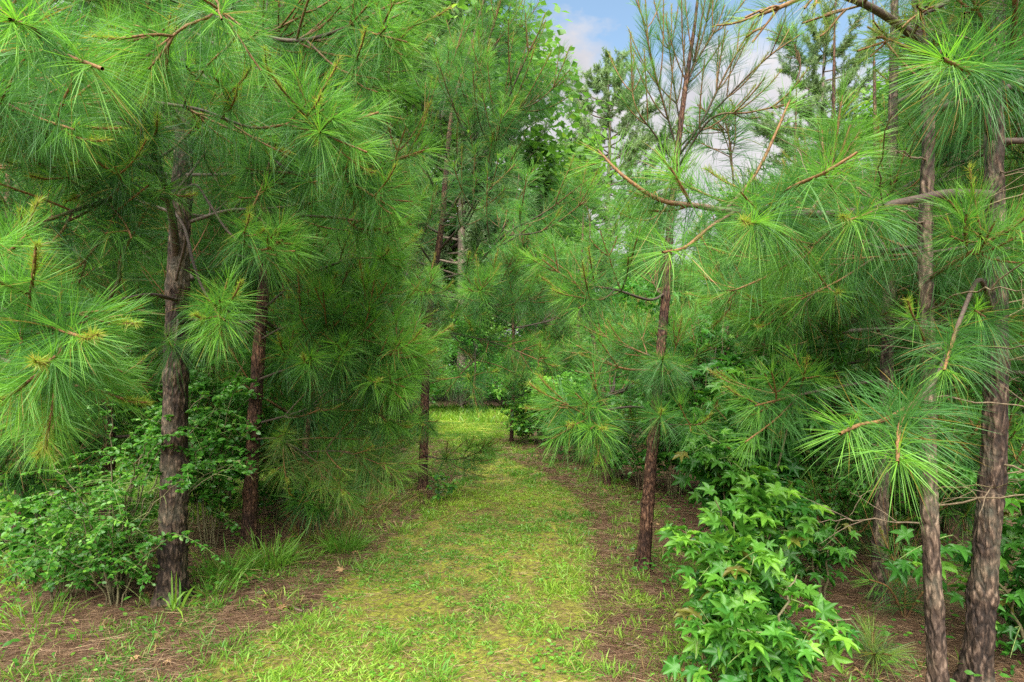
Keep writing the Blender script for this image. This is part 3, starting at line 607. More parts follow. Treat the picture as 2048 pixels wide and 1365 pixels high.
hero(tB, bB, [(525, 620, 4.3), (600, 560, 4.0), (700, 520, 3.7), (800, 520, 3.5)], .009, S=LIT)
hero(tC, bC, [(886, 450, 6.45), (930, 370, 6.1), (985, 280, 5.6), (1020, 190, 5.2), (1060, 100, 5.0), (1092, 40, 4.9)], .020, kids=[([(930, 375, 6.1), (1000, 250, 5.2), (1080, 200, 5.0), (1140, 140, 4.9)], .008, 1), ([(960, 330, 5.9), (945, 230, 5.4), (960, 120, 5.2)], .007, 1)], up=.5, order=1, nodes=[.25, .55, .85, 1.15])
hero(tC, bC, [(880, 500, 6.45), (930, 440, 6.0), (975, 350, 5.4), (1000, 250, 5.0), (1020, 215, 4.9)], .014, up=.5, order=1, nodes=[.35, .8])
hero(tC, bC, [(870, 560, 6.4), (940, 540, 5.8), (1010, 470, 5.1), (1090, 425, 4.7), (1175, 360, 4.5)], .014, order=1, nodes=[.3, .7, 1.2], kids=[([(1010, 472, 5.1), (1090, 460, 4.7), (1180, 395, 4.5)], .006, 1)], up=.4)
hero(tC, bC, [(857, 660, 6.45), (920, 670, 6.0), (1000, 690, 5.3), (1100, 730, 4.8)], .012, up=0, lat=.55, kids=[([(950, 690, 5.7), (950, 740, 5.2), (945, 790, 4.7)], .005, 1)])
hero(tC, bC, [(862, 610, 6.45), (850, 600, 5.6), (850, 580, 4.9)], .010, nodes=[.1, .3])
hero(tC, bC, [(866, 590, 6.45), (960, 600, 5.6), (960, 580, 4.6)], .010, nodes=[.1, .3, .6])
hero(tC, bC, [(868, 570, 6.45), (960, 610, 5.8), (1060, 600, 5.2), (1100, 560, 4.9)], .010)
hero(tC, bC, [(850, 912, 6.4), (900, 920, 6.2), (940, 912, 6.0), (985, 890, 5.9)], .006, up=.1)
hero(tC, bC, [(852, 820, 6.4), (840, 830, 5.9), (845, 850, 5.4)], .006, nodes=[.1], up=-.1)

for q in ([(895, 320, 6.4), (880, 230, 6.0), (905, 130, 5.7), (930, 40, 5.6)], [(905, 230, 6.4), (950, 150, 6.0), (985, 60, 5.8), (1005, -20, 5.7)], [(888, 420, 6.4), (850, 330, 6.0), (845, 260, 5.7), (860, 180, 5.5)], [(888, 400, 6.4), (920, 330, 6.1), (935, 250, 5.8), (975, 160, 5.6)], [(885, 450, 6.4), (930, 450, 5.6), (960, 400, 5.2), (1030, 330, 5.0)], [(925, 150, 6.4), (970, 110, 6.1), (1030, 70, 5.9), (1050, 0, 5.8)]):
    hero(tC, bC, q, .010, up=.5, order=1, nodes=[.25, .55, .9])

# branches of the slim pine at the right edge of the path: open candelabra top
thin = Spec(dens=560, open=42, droop=.05, nl=.13, candle=.5, order=1)
for pts, r in (([(1354, 300, 4.06), (1325, 200, 3.95), (1300, 110, 3.85), (1292, 20, 3.8)], .010), ([(1352, 320, 4.06), (1400, 250, 3.9), (1450, 150, 3.8), (1500, 60, 3.7)], .011), ([(1360, 250, 4.06), (1345, 150, 4.0), (1335, 60, 4.0)], .007),
               ([(1350, 345, 4.06), (1420, 240, 3.8), (1500, 225, 3.6), (1590, 205, 3.5)], .010), ([(1372, 170, 4.06), (1400, 90, 4.0), (1425, 0, 3.95)], .008), ([(1352, 330, 4.06), (1310, 270, 3.9), (1270, 210, 3.8), (1262, 130, 3.8)], .008),
               ([(1354, 300, 4.06), (1440, 210, 3.9), (1530, 120, 3.7), (1600, 70, 3.6)], .009), ([(1365, 210, 4.06), (1385, 140, 4.0), (1430, 60, 3.9), (1450, 10, 3.9)], .007)):
    hero(tD, bD, pts, r * .7, S=thin, fol=1.0, up=.5, lat=.7)
hero(tD, bD, [(1333, 585, 4.06), (1300, 600, 3.8), (1230, 580, 3.4), (1150, 565, 3.2), (1085, 520, 3.1)], .009, kids=[([(1230, 580, 3.4), (1200, 600, 3.2), (1130, 590, 3.0)], .004, 1)], nodes=[.1, .35, .6])
hero(tD, bD, [(1312, 830, 4.06), (1280, 815, 3.6), (1220, 820, 3.0), (1150, 850, 2.5)], .008, nodes=[.2, .4], up=.05, kids=[([(1220, 820, 3.0), (1150, 815, 2.8), (1085, 820, 2.7)], .004, 0)])
hero(tD, bD, [(1316, 760, 4.06), (1322, 735, 3.6), (1326, 715, 3.1)], .005, nodes=[], order=0)
hero(tD, bD, [(1312, 850, 4.06), (1318, 840, 3.6), (1322, 828, 3.1)], .005, nodes=[], order=0)
hero(tD, bD, [(1312, 850, 4.06), (1350, 850, 3.6), (1392, 850, 3.1)], .005, nodes=[.12], order=1)
hero(tD, bD, [(1320, 720, 4.06), (1270, 700, 4.2), (1220, 680, 4.3), (1180, 640, 4.3)], .007)
hero(tD, bD, [(1345, 400, 4.06), (1300, 440, 3.9), (1240, 430, 3.8)], .006, nodes=[.1])

# big branches reaching in from the thickest right pine
hero(tG, bG, [(1990, 392, 2.5), (1900, 388, 2.3), (1820, 402, 2.15), (1700, 425, 2.05), (1580, 428, 2.0), (1480, 425, 1.95), (1400, 413, 1.95), (1320, 400, 1.95), (1250, 355, 1.95), (1195, 300, 2.0)], .021,
     kids=[([(1470, 424, 1.95), (1420, 455, 1.85), (1370, 495, 1.75), (1325, 505, 1.65)], .006, 0), ([(1560, 428, 2.0), (1530, 440, 1.85), (1500, 448, 1.7)], .005, 0), ([(1760, 415, 2.1), (1730, 430, 1.95), (1700, 440, 1.8)], .005, 0),
           ([(1550, 425, 2.0), (1565, 390, 1.9), (1590, 372, 1.8), (1650, 345, 1.7), (1715, 305, 1.65)], .006, 0), ([(1450, 422, 1.95), (1510, 350, 2.0), (1550, 270, 2.0), (1580, 200, 2.0)], .006, 0), ([(1700, 425, 2.05), (1640, 480, 2.1), (1560, 540, 2.1)], .005, 1), ([(1620, 428, 2.0), (1660, 360, 2.1), (1720, 260, 2.1)], .005, 1)],
     nodes=[.35, .62, .9], lat=.5, order=1, S=Spec(nl=.18, dens=1200, fresh=.14, open=72))
hero(tG, bG, [(1990, 640, 2.5), (1960, 560, 2.2), (1920, 640, 1.95), (1900, 700, 1.75), (1888, 742, 1.6)], .009, nodes=[], kids=[([(1915, 660, 1.95), (1870, 760, 1.6), (1830, 805, 1.45), (1800, 850, 1.3), (1795, 925, 1.15)], .006, 0), ([(1830, 805, 1.45), (1770, 840, 1.35), (1720, 850, 1.3), (1680, 868, 1.25)], .005, 0)], S=TUFT, up=0)
hero(tG, bG, [(1994, 150, 2.5), (2150, 110, 1.9), (2050, 130, 1.4), (1950, 142, 1.2), (1885, 118, 1.08)], .010, nodes=[], S=TUFT)
hero(tG, bG, [(1992, 520, 2.5), (1975, 500, 2.25), (1960, 470, 2.0)], .006, nodes=[.12], order=1)
hero(tG, bG, [(1992, 660, 2.5), (1975, 640, 2.2), (1948, 620, 2.0)], .005, nodes=[], order=0)
hero(tF, bF, [(1855, 720, 2.35), (1845, 670, 2.2), (1825, 630, 2.05)], .005, nodes=[], order=0)
hero(tG, bG, [(1990, 480, 2.5), (1900, 500, 2.6), (1750, 515, 2.6), (1640, 520, 2.6)], .008, kids=[([(1750, 515, 2.6), (1680, 560, 2.5), (1600, 600, 2.4)], .004, 1)])
hero(tF, bF, [(1856, 130, 2.35), (1845, 90, 2.3), (1790, 45, 2.2), (1720, 5, 2.1), (1640, -15, 2.05), (1560, 15, 2.0), (1485, 42, 2.0)], .017, S=Spec(dens=330, open=60, droop=.6, nl=.12), fol=1.0, brown=.35, nodes=[.12, .3, .5, .8, 1.0], lat=.5, up=-.3)
hero(tF, bF, [(1855, 560, 2.35), (1900, 530, 2.2), (1950, 500, 2.1), (2040, 440, 2.0)], .007)
hero(tE, bE, [(1776, 640, 3.5), (1700, 640, 3.2), (1600, 620, 3.0), (1500, 640, 2.9)], .010)
hero(tE, bE, [(1780, 470, 3.5), (1700, 500, 3.1), (1600, 520, 2.9), (1520, 560, 2.8), (1420, 600, 2.8)], .010)
hero(tE, bE, [(1770, 760, 3.5), (1700, 770, 3.1), (1600, 790, 2.8), (1510, 812, 2.5)], .009, nodes=[.2, .4], kids=[([(1600, 790, 2.8), (1550, 840, 2.6), (1490, 885, 2.5)], .004, 0)])

# ---------------------------------------------------------------- the stand of pines behind them
MIDP = [ # label, px, depth, height, radius, kind
 ('young pine filling the gap between the thick left trunk and the slender one', 430, 6.2, 5.6, .05, 'mid'),
 ('young pine with dark lower boughs right of the slender reddish trunk', 640, 5.6, 5.0, .045, 'mid'),
 ('short bushy pine in front of the dark boughs, right of the slender reddish trunk', 600, 4.7, 2.3, .03, 'mid'),
 ('pine with a thin dark stem half hidden behind low boughs left of the path', 735, 6.8, 5.4, .045, 'blue'),
 ('bushy pine behind the left shrubs, between the thick trunk and the left edge', 215, 5.0, 4.2, .05, 'mid'),
 ('pine with bright upright shoot tips close to the left edge', 40, 4.2, 3.6, .045, 'mid'),
 ('pale green pine farther back at the left edge of the stand', -120, 6.5, 5.0, .05, 'mid'),
 ('tall pine behind the thick left trunk', 330, 8.0, 6.8, .06, 'blue'),
 ('pine behind the slender reddish trunk, farther from the viewer', 560, 8.6, 7.0, .06, 'mid'),
 ('thin pine far back at the bend, left of the path', 800, 10.5, 6.2, .05, 'blue'),
 ('pine with a thin bare lower stem where the path bends left', 1022, Yb(885), 4.6, .035, 'mid'),
 ('pine with a dark bare stem behind the leafy bank right of the path bend', 1155, 12.5, 4.8, .06, 'mid'),
 ('small pale yellow green pine between the path bend and the slim leaning pine', 1215, 6.6, 2.9, .035, 'mid'),
 ('dense dark pine just right of the slim leaning pine', 1460, 5.6, 3.3, .045, 'mid'),
 ('dense pine behind the leftmost of the bare right trunks', 1650, 5.2, 4.3, .05, 'mid'),
 ('pine in the second row, between the sweetgum saplings and the right trunks', 1560, 7.2, 4.6, .05, 'blue'),
 ('pine behind the two nearest right trunks', 1900, 4.4, 4.6, .045, 'mid'),
 ('pine past the right edge with boughs reaching into view', 2180, 3.4, 4.8, .05, 'mid'),
 ('pine in the back row behind the dense right boughs', 1760, 7.5, 6.0, .05, 'blue'),
 ('pine in the back row at the right edge', 2030, 7.0, 6.0, .05, 'mid'),
 ('low pine behind the slim leaning pine, over the right bank', 1335, 9.0, 3.2, .04, 'mid'),
]
for lb, px, Y, H, r, kd in MIDP:
    pine(lb, px, Y, H, r, kd, zlo=.35 if px in (640, 735, 600) else RNG.uniform(.45, .8), kL=.40, Lmax=1.5, whorl=.42, nb=(3, 6), fill=.95 if px in (640, 735, 600) else .72, lean=(RNG.normal() * .12, 0), sides=12, group='young pines of the stand')

# ---------------------------------------------------------------- tall trees behind
far_tree('tall_pine', 'tall thin crowned old pine standing alone against the clouds', 'pine tree', FP[0], 1215, 30, 1.3 + 620 / F * 30, 20)
far_tree('tall_pine', 'tall dense old pine left of the open sky, dark limbs low down', 'pine tree', FP[1], 925, 19, 14.5, 20)
far_tree('tall_pine', 'tall old pine with layered crown, seen left of the right trunks', 'pine tree', FP[2], 1650, 22, 1.3 + 690 / F * 22, 20, wide=1.0)
BT = [('broadleaf tree with glossy crown behind the upswept pine', 850, 21, 17), ('broadleaf tree behind the thick left trunk', 300, 11, 7.5), ('broadleaf tree past the left edge of the stand', 20, 13, 8),
      ('broadleaf tree in the gap behind the left pines', 590, 19, 13.5), ('small broadleaf tree under the tall lone pine', 1120, 19, 7.2), ('broadleaf tree at the end of the mown path', 960, 22, 8.0),
      ('broadleaf tree behind the right bank of the path', 1290, 20, 5.6), ('broadleaf tree behind the dense dark pine at the right', 1480, 16, 5.6), ('broadleaf tree behind the three bare right trunks', 1800, 14, 7.6),
      ('broadleaf tree at the far right edge', 2080, 12, 7.5), ('broadleaf tree far behind the left pines', 450, 21, 13), ('tall broadleaf tree far behind the left edge', 130, 20, 12), ('broadleaf tree behind the tall dense old pine', 760, 24, 16)]
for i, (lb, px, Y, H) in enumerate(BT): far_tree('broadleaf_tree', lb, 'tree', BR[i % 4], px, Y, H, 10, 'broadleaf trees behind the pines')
TL = [(-260, 27, 9), (-40, 30, 11), (180, 28, 10), (380, 31, 11), (560, 29, 10), (730, 33, 10), (880, 31, 7.4), (1010, 34, 7.0), (1130, 32, 6.4), (1250, 34, 6.6), (1370, 31, 6.2), (1500, 30, 6.6), (1640, 29, 7.4), (1800, 30, 8.5), (1960, 28, 9), (2130, 27, 9)]
TW = ['past the left edge', 'at the left edge', 'left of the thick left trunk', 'behind the thick left trunk', 'behind the slender reddish trunk', 'left of the upswept pine', 'above the path end', 'just right of the path end', 'below the tall lone pine', 'left of the slim leaning pine', 'behind the slim leaning pine', 'behind the sweetgum saplings', 'left of the bare right trunks', 'between the bare right trunks', 'right of the bare trunks', 'past the right edge']
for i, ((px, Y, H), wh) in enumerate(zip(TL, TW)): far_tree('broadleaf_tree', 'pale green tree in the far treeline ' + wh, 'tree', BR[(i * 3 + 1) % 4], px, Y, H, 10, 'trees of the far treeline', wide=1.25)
BS = [(700, 21), (850, 25), (900, 22), (965, 24), (1060, 23), (1110, 18), (-150, 9), (60, 8.4), (230, 9.2), (420, 10.5), (600, 10.8), (720, 12.2), (820, 16.4), (930, 17.0), (1010, 17.5), (1180, 13.5), (1290, 11.5), (1400, 10), (1540, 9), (1700, 9), (1850, 8), (1990, 7), (2120, 6)]
WHERE = ['far off, left of the path bend', 'far off beyond the path end, to its left', 'far off beyond the middle of the path end', 'far off beyond the path end, to its right', 'far off, right of the thin stem at the bend', 'at the bend, left of the bare dark stem', 'past the left edge', 'near the left edge', 'left of the thick left trunk', 'behind the slender reddish trunk', 'behind the low left boughs', 'left of the path bend', 'at the left end of the path bend', 'closing the end of the path', 'right of the path end', 'behind the bare dark stem at the bend', 'behind the right bank', 'right of the slim leaning pine', 'behind the sweetgum saplings', 'left of the bare right trunks', 'between the bare right trunks', 'right of the thickest trunk', 'past the right edge']
for i, ((px, Y), wh) in enumerate(zip(BS, WHERE)): far_tree('bush', 'leafy green bush ' + wh, 'bush', BU[i % 3], px, Y, RNG.uniform(1.9, 2.6) if 800 < px < 1020 else RNG.uniform(2.0, 2.9), 3.2, 'bushes behind the pines', wide=1.25)

# ---------------------------------------------------------------- undergrowth
g = 'sweetgum saplings under the right pines'
def gp(px, py): Y = Yb(py); return ((px - 1024) / F * Y, Y)
shrub('sapling', 'bright star leaved sapling at the path edge, nearest the viewer', 'sapling', gp(1500, 1325), .72, .34, 9, .090, 'leaf_star', 'star', 600, pet=.06, fresh=.3, twigs=5, group=g, hang=.15)
shrub('sapling', 'dark star leaved sapling between the tall one and the leftmost bare trunk', 'sapling', gp(1640, 1075), 1.5, .5, 9, .090, 'leaf_star', 'star', 800, pet=.06, fresh=.04, twigs=6, group=g)
shrub('sapling', 'dark star leaved sapling deep behind, right of the slim leaning pine', 'sapling', gp(1490, 985), 1.6, .7, 10, .10, 'leaf_star', 'star', 900, pet=.06, fresh=.04, twigs=7, group=g)
shrub('sapling', 'star leaved sapling with a thin pale stem behind the brightest one', 'sapling', gp(1470, 1210), .95, .33, 8, .084, 'leaf_star', 'star', 500, pet=.06, fresh=.25, twigs=5, group=g)
shrub('sapling', 'tall dark star leaved sapling under the dense pine boughs', 'sapling', gp(1510, 1190), 1.6, .42, 10, .090, 'leaf_star', 'star', 1008, pet=.06, fresh=.08, twigs=6, group=g)
shrub('sapling', 'star leaved sapling cut by the bottom of the view', 'sapling', gp(1520, 1430), .55, .35, 8, .084, 'leaf_star', 'star', 510, pet=.06, fresh=.4, twigs=5, group=g, hang=.15)
shrub('sapling', 'star leaved sapling right beside the slim leaning pine', 'sapling', gp(1440, 1060), 1.15, .28, 7, .084, 'leaf_star', 'star', 510, pet=.06, fresh=.15, twigs=5, group=g)
shrub('sapling', 'star leaved sapling low among the bare right trunks', 'sapling', gp(1645, 1190), .55, .25, 4, .09, 'leaf_star', 'star', 110, pet=.06, fresh=.12, twigs=5, group=g)
shrub('sapling', 'star leaved sapling in the corner right of the thickest trunk', 'sapling', gp(2080, 1330), .85, .5, 9, .090, 'leaf_star', 'star', 756, pet=.06, fresh=.15, twigs=6, group=g)
shrub('sapling', 'tallest star leaved sapling, behind the slim leaning pine', 'sapling', gp(1430, 1040), 2.0, .45, 10, .090, 'leaf_star', 'star', 720, pet=.06, fresh=.08, twigs=6, group=g)
g = 'small leaved shrubs around the thick left trunk'
shrub('shrub', 'small leaved shrub spreading in front and left of the thick left trunk', 'shrub', gp(235, 1225), .75, .5, 14, .030, 'leaf', 'oval', 5200, fresh=.25, twigs=12, group=g, hang=.1, stemr=.005)
shrub('shrub', 'small leaved shrub crossing the thick left trunk at mid height', 'shrub', gp(215, 1215), 1.12, .34, 14, .032, 'leaf', 'oval', 6500, toward=(.42, 0), zmin=.66, fresh=.15, twigs=12, group=g, hang=.1, stemr=.006)
shrub('shrub', 'small leaved shrub between the thick trunk and the slender reddish one', 'shrub', gp(420, 1110), 1.2, .5, 12, .042, 'leaf', 'oval', 3200, fresh=.1, twigs=11, group=g, hang=.1, stemr=.005)
shrub('shrub', 'shrub with larger oval leaves at the left edge', 'shrub', gp(60, 1180), .75, .5, 9, .07, 'leaf', 'oval', 650, fresh=.3, twigs=7, group=g, stemr=.005)
shrub('shrub', 'dark shrub behind the left shrubs, under the pine boughs', 'shrub', gp(140, 1050), 1.4, .7, 12, .05, 'leaf', 'oval', 3200, fresh=.1, twigs=11, group=g, stemr=.006)
shrub('shrub', 'broad leaved shrub close behind the slender reddish trunk', 'shrub', gp(450, 1020), 1.3, .6, 9, .075, 'leaf', 'oval', 1300, fresh=.1, twigs=8, group=g, stemr=.006)
shrub('shrub', 'leafy shrub just behind the thick left trunk', 'shrub', gp(350, 1110), 1.3, .55, 12, .05, 'leaf', 'oval', 2400, fresh=.12, twigs=10, group=g, stemr=.005)
shrub('shrub', 'leafy shrub behind the tall grass at the slender reddish trunk', 'shrub', gp(560, 1045), .9, .5, 12, .05, 'leaf', 'oval', 1800, fresh=.12, twigs=9, group=g, stemr=.004)
shrub('shrub', 'low bright shrub in front of the left edge shrub', 'shrub', gp(120, 1215), .55, .45, 12, .035, 'leaf', 'oval', 2600, fresh=.3, twigs=10, group=g, stemr=.004)
shrub('shrub', 'low shrub under the dark boughs right of the slender reddish trunk', 'shrub', gp(610, 1030), .6, .5, 12, .045, 'leaf', 'oval', 1500, fresh=.12, twigs=9, group=g, stemr=.004)
shrub('shrub', 'low shrub under the dark boughs, nearer to the pine beside the path', 'shrub', gp(735, 985), .55, .45, 11, .045, 'leaf', 'oval', 1200, fresh=.12, twigs=9, group=g, stemr=.004)
shrub('shrub', 'low leafy sprout at the foot of the pine beside the path, left side', 'shrub', gp(880, 1010), .30, .25, 7, .05, 'leaf', 'oval', 170, fresh=.35, twigs=4, group='leafy sprouts along the path', stemr=.003, zmin=.02)
g = 'shrubs on the right bank of the path'
shrub('shrub', 'yellow green leafy shrub right of the thin stem at the path bend', 'shrub', gp(1080, 892), 1.25, .8, 14, .09, 'leaf', 'oval', 2200, fresh=.55, twigs=8, group=g)
shrub('shrub', 'dark shrub on the bank between the bend and the slim leaning pine', 'shrub', gp(1150, 930), .9, .55, 10, .06, 'leaf', 'oval', 1700, fresh=.1, twigs=9, group=g)
shrub('shrub', 'dark shrub on the bank just left of the slim leaning pine', 'shrub', gp(1235, 965), 1.0, .5, 10, .055, 'leaf', 'oval', 1700, fresh=.08, twigs=9, group=g)
shrub('shrub', 'low shrub behind the dense right boughs, beyond the saplings', 'shrub', gp(1400, 935), 1.3, .8, 12, .07, 'leaf', 'oval', 2200, fresh=.15, twigs=9, group=g)
shrub('shrub', 'shadowed shrub behind the leftmost bare right trunk', 'shrub', gp(1700, 1010), 1.2, .8, 12, .06, 'leaf', 'oval', 2400, fresh=.05, twigs=9, group=g)
for lb, px, py, h, rad, ls, nl, fr in (('low leafy shrub hugging the thin stem at the path bend', 1050, 891, .9, .45, .08, 800, .4), ('leafy shrub on the right bank, second from the path bend', 1115, 912, 1.2, .6, .07, 1500, .25),
        ('leafy shrub on the right bank, behind the hanging tufts of the slim leaning pine', 1195, 940, 1.3, .6, .07, 1600, .15), ('shrub on the right bank, a step left of the slim leaning trunk', 1285, 985, .9, .45, .06, 1300, .15),
        ('tall shrub filling the shade behind the slim leaning trunk', 1350, 1000, 1.6, .6, .07, 2000, .1), ('tall leafy shrub behind the star leaved saplings', 1560, 1010, 1.8, .8, .08, 2400, .08), ('tall leafy shrub behind the leftmost bare trunk, deep in the shade', 1780, 1030, 1.7, .8, .08, 2400, .08)):
    shrub('shrub', lb, 'shrub', gp(px, py), h, rad, 12, ls, 'leaf', 'oval', nl, fresh=fr, twigs=9, group=g, stemr=.005, zmin=.04)
shrub('shrub', 'low fine leaved shrub left of the leftmost bare right trunk', 'shrub', gp(1690, 1125), .85, .45, 12, .030, 'leaf', 'oval', 4200, fresh=.05, twigs=11, group=g, stemr=.005)
shrub('shrub', 'low fine leaved shrub between the leftmost and the middle bare trunk', 'shrub', gp(1815, 1120), .8, .45, 12, .030, 'leaf', 'oval', 4200, fresh=.05, twigs=11, group=g, stemr=.005)
shrub('shrub', 'leafy shrub behind the two nearest right trunks', 'shrub', gp(1930, 1080), 1.1, .7, 12, .06, 'leaf', 'oval', 2200, fresh=.15, twigs=9, group=g)

def grass_clump(label, px, py, h, n, group=None, spread=.12, fresh=.25, w=.005, brown=.05, name='grass_clump', mat='blade', droop=.6):
    x, y = gp(px, py); t0 = np.array([x, y, ground_z(x, y)]); B = Buf()
    a = RNG.uniform(0, 6.28, n); r = RNG.random(n) ** .7 * spread
    base = np.stack([np.cos(a) * r, np.sin(a) * r, np.full(n, -.005)], 1)
    d = unit(np.stack([np.cos(a) * .5, np.sin(a) * .5, np.ones(n)], 1) + RNG.normal(size=(n, 3)) * .28)
    cc = np.zeros((n, 4)); cc[:, 0] = RNG.random(n) * .7; cc[:, 1] = RNG.random(n) * fresh; cc[:, 2] = (RNG.random(n) < brown) * .9
    needles(B, base, d, h * RNG.uniform(.5, 1.1, n), np.full(n, w) * RNG.uniform(.6, 1.3, n), np.full(n, droop) * RNG.uniform(.3, 1.2, n), cc, 3)
    return tag(link(name, B.mesh(name, M[mat]), None, tuple(t0)), label, name.replace('_', ' '), group)
g = 'tall grass clumps at the foot of the left pines'
grass_clump('tall green grass clump at the foot of the slender reddish trunk', 540, 1140, .36, 260, g)
grass_clump('tall green grass clump between the thick trunk and the slender one', 455, 1165, .34, 220, g)
grass_clump('bluish grass clump right of the slender trunk, before the dead stalks', 690, 1100, .32, 260, g, fresh=.05)
grass_clump('long bladed grass tuft leaning at the foot of the thick left trunk', 345, 1235, .30, 14, g, w=.011, fresh=.5, spread=.06)
grass_clump('thin grass tuft on the soil in front of the left shrub', 190, 1280, .16, 30, g, fresh=.4)
grass_clump('loose grass clump on the brown litter, right of the leaning tuft', 420, 1200, .22, 130, g, spread=.16)
grass_clump('loose grass clump in the corner before the left edge shrub', 60, 1250, .22, 130, g, spread=.2, fresh=.5)
g = 'bright grass clumps in the near path'
grass_clump('bright grass clump in the near middle of the path', 780, 1300, .12, 90, g, spread=.05, fresh=.5)
grass_clump('bluish grass clump at the bottom of the path', 870, 1350, .12, 110, g, spread=.1, fresh=.1)
grass_clump('upright grass clump at the left border of the path', 560, 1215, .14, 70, g, spread=.12, fresh=.7, brown=.3)
grass_clump('yellowish grass clump at the left border, farther along', 800, 1060, .16, 110, g, spread=.2, fresh=.7, brown=.3)
g = 'dry stalks under the pines'
grass_clump('bundle of dry pale stalks leaning beside the leftmost bare right trunk', 1792, 1200, 1.0, 22, g, spread=.05, w=.004, brown=1, name='dry_stalks', mat='dry', droop=.12)
grass_clump('dry bent stalks behind the bluish grass clump at the left', 640, 1070, .55, 130, g, spread=.25, w=.005, brown=.5, name='dry_stalks', mat='dry', droop=.7)
grass_clump('dry stalks in the dark under the low left boughs', 720, 1030, .5, 130, g, spread=.3, w=.005, brown=.5, name='dry_stalks', mat='dry', droop=.7)
grass_clump('pale reed stalks behind the thin dark stem left of the path', 650, 960, .9, 60, g, spread=.3, w=.006, brown=.4, name='dry_stalks', mat='dry', droop=.2)

# pine seedlings low at the right
def seedling(label, px, py, h, n=3, brown=0.0, mat='needle', grp=None):
    x, y = gp(px, py); b = np.array([x, y, ground_z(x, y)]); t = thing('pine_seedling', label, 'pine seedling', tuple(b), grp); BW, BN = Buf(), Buf()
    for i in range(n):
        a = RNG.uniform(0, 6.28); e = np.array([math.cos(a), math.sin(a), 0]) * h * (.0 if i == 0 else .7); P = spline([[0, 0, -.02], e * .4 + [0, 0, h * .5], e + [0, 0, h * (1 if i == 0 else .7)]], .02)
        grow(BW, BN, P, .006, NEAR, fol=h * .9, order=2 if h < .3 else 1, brown=brown)
    link('stem', BW.mesh('stem', M['twig'], True), t); link('needles', BN.mesh('needles', M[mat]), t)
g = 'pine seedlings under the right pines'
seedling('pine seedling with long dull needles at the bottom, left of the middle bare trunk', 1745, 1345, .16, 4, .2, 'needle_blue', g)
seedling('small pine seedling between the leftmost and the middle bare trunk', 1810, 1230, .30, 3, 0, 'needle', g)
seedling('small pine seedling right of the thickest trunk', 2050, 1250, .35, 3, 0, 'needle', g)
seedling('pine seedling in the shade behind the bright saplings', 1660, 1130, .45, 4, 0, 'needle', g)

# climbing vine beside the low left boughs
x, y = gp(655, 1010); tV = thing('vine', 'pale green twining vine with oval leaves hanging in the low left boughs', 'vine', (x, y, ground_z(x, y)))
bv = np.array([x, y, ground_z(x, y)]); P = spline([at(690, 690, y), at(662, 800, y - .1), at(668, 840, y - .1), at(652, 870, y - .1), at(636, 890, y - .05), at(660, 960, y), [x, y, 0]], .01)
B = Buf(); tube(B, P, .0022, 5, (0, 1, 0, 0)); link('stem', B.mesh('stem', M['stem'], True, bv), tV)
n = 26; k = (np.linspace(.05, .6, n) * (len(P) - 1)).astype(int); B = Buf(); cc = np.zeros((n, 4)); cc[:, 0] = .7; cc[:, 1] = RNG.uniform(.4, 1, n)
leaves(B, P[k], RNG.normal(size=(n, 3)) * [1, .4, .5], unit(RNG.normal(size=(n, 3)) * .4 + [0, -.8, .6]), RNG.uniform(.035, .06, n), OVAL, OVAL_F, cc); link('foliage', B.mesh('foliage', M['leaf'], False, bv), tV)

# ---------------------------------------------------------------- grass, weeds and pine straw on the ground
def scatter(n, ymin, ymax, xf, power=1.6):
    """more of them near the viewer"""
    u = RNG.random(n); y = ymin + (ymax - ymin) * u ** power; return xf(y, n), y
def in_path(y, n):
    l = np.interp(y, EY, EL) - .5; r = np.interp(y, EY, ER) + .45; return l + (r - l) * RNG.random(n)
def nz2(x, y, s, o=0):
    return np.array([noise.noise(Vector((a * s + o, b * s, o))) for a, b in zip(x, y)])
def blades(name, x, y, h, w, fresh, brown, lay, keep, kind='stuff', lo=.2):
    z = gz(x, y); x, y, z = x[keep], y[keep], z[keep]; n = len(x); B = Buf(); a = RNG.uniform(0, 6.28, n)
    d = unit(np.stack([np.cos(a), np.sin(a), np.full(n, 1.0) * RNG.uniform(lay[0], lay[1], n)], 1)); cc = np.zeros((n, 4))
    big = nz2(x, y, .9, 5) ; cc[:, 0] = np.clip(RNG.random(n) * .8 + big, 0, 1); cc[:, 1] = np.clip(RNG.random(n) * fresh + big * .6, 0, 1); cc[:, 2] = (RNG.random(n) < brown) * RNG.uniform(.5, 1, n)
    hh = h * RNG.uniform(.4, 1.3, n); sc = 1 + .08 * np.maximum(y - 3, 0)
    needles(B, np.stack([x, y, z + .001], 1), d, hh, w * sc * RNG.uniform(.6, 1.4, n), RNG.uniform(.1, .5, n), cc, 2)
    return tag(link(name, B.mesh(name, M['blade'])), kind=kind)
n = 300000; x, y = scatter(n, 2.0, 15.2, in_path, 1.7)
cl = nz2(x, y, 5.5, 3) + .5 * nz2(x, y, 1.3, 9) + .55 * nz2(x, y, 16, 2); pdv = path_d(x, y)
blades('grass', x, y, .042, .0042, .55, .12, (.25, 1.3), (RNG.random(n) < np.clip(.42 + 2.1 * cl + .05 * (y - 3), .04, 1)) & (pdv > -.05 - .45 * RNG.random(n) ** 2 - .5 * np.maximum(cl, 0)))
# taller tufts at the borders of the path
nt_ = 700; tx, ty = scatter(nt_, 2.2, 12, in_path, 1.5); ed = path_d(tx, ty); k = (ed < .5) & (ed > -.45) | (RNG.random(nt_) < .3); tx, ty = tx[k], ty[k]
x = np.repeat(tx, 34) + RNG.normal(size=len(tx) * 34) * .03; y = np.repeat(ty, 34) + RNG.normal(size=len(ty) * 34) * .03
blades('grass', x, y, .085, .0042, .6, .12, (.8, 3.0), np.ones(len(x), bool))
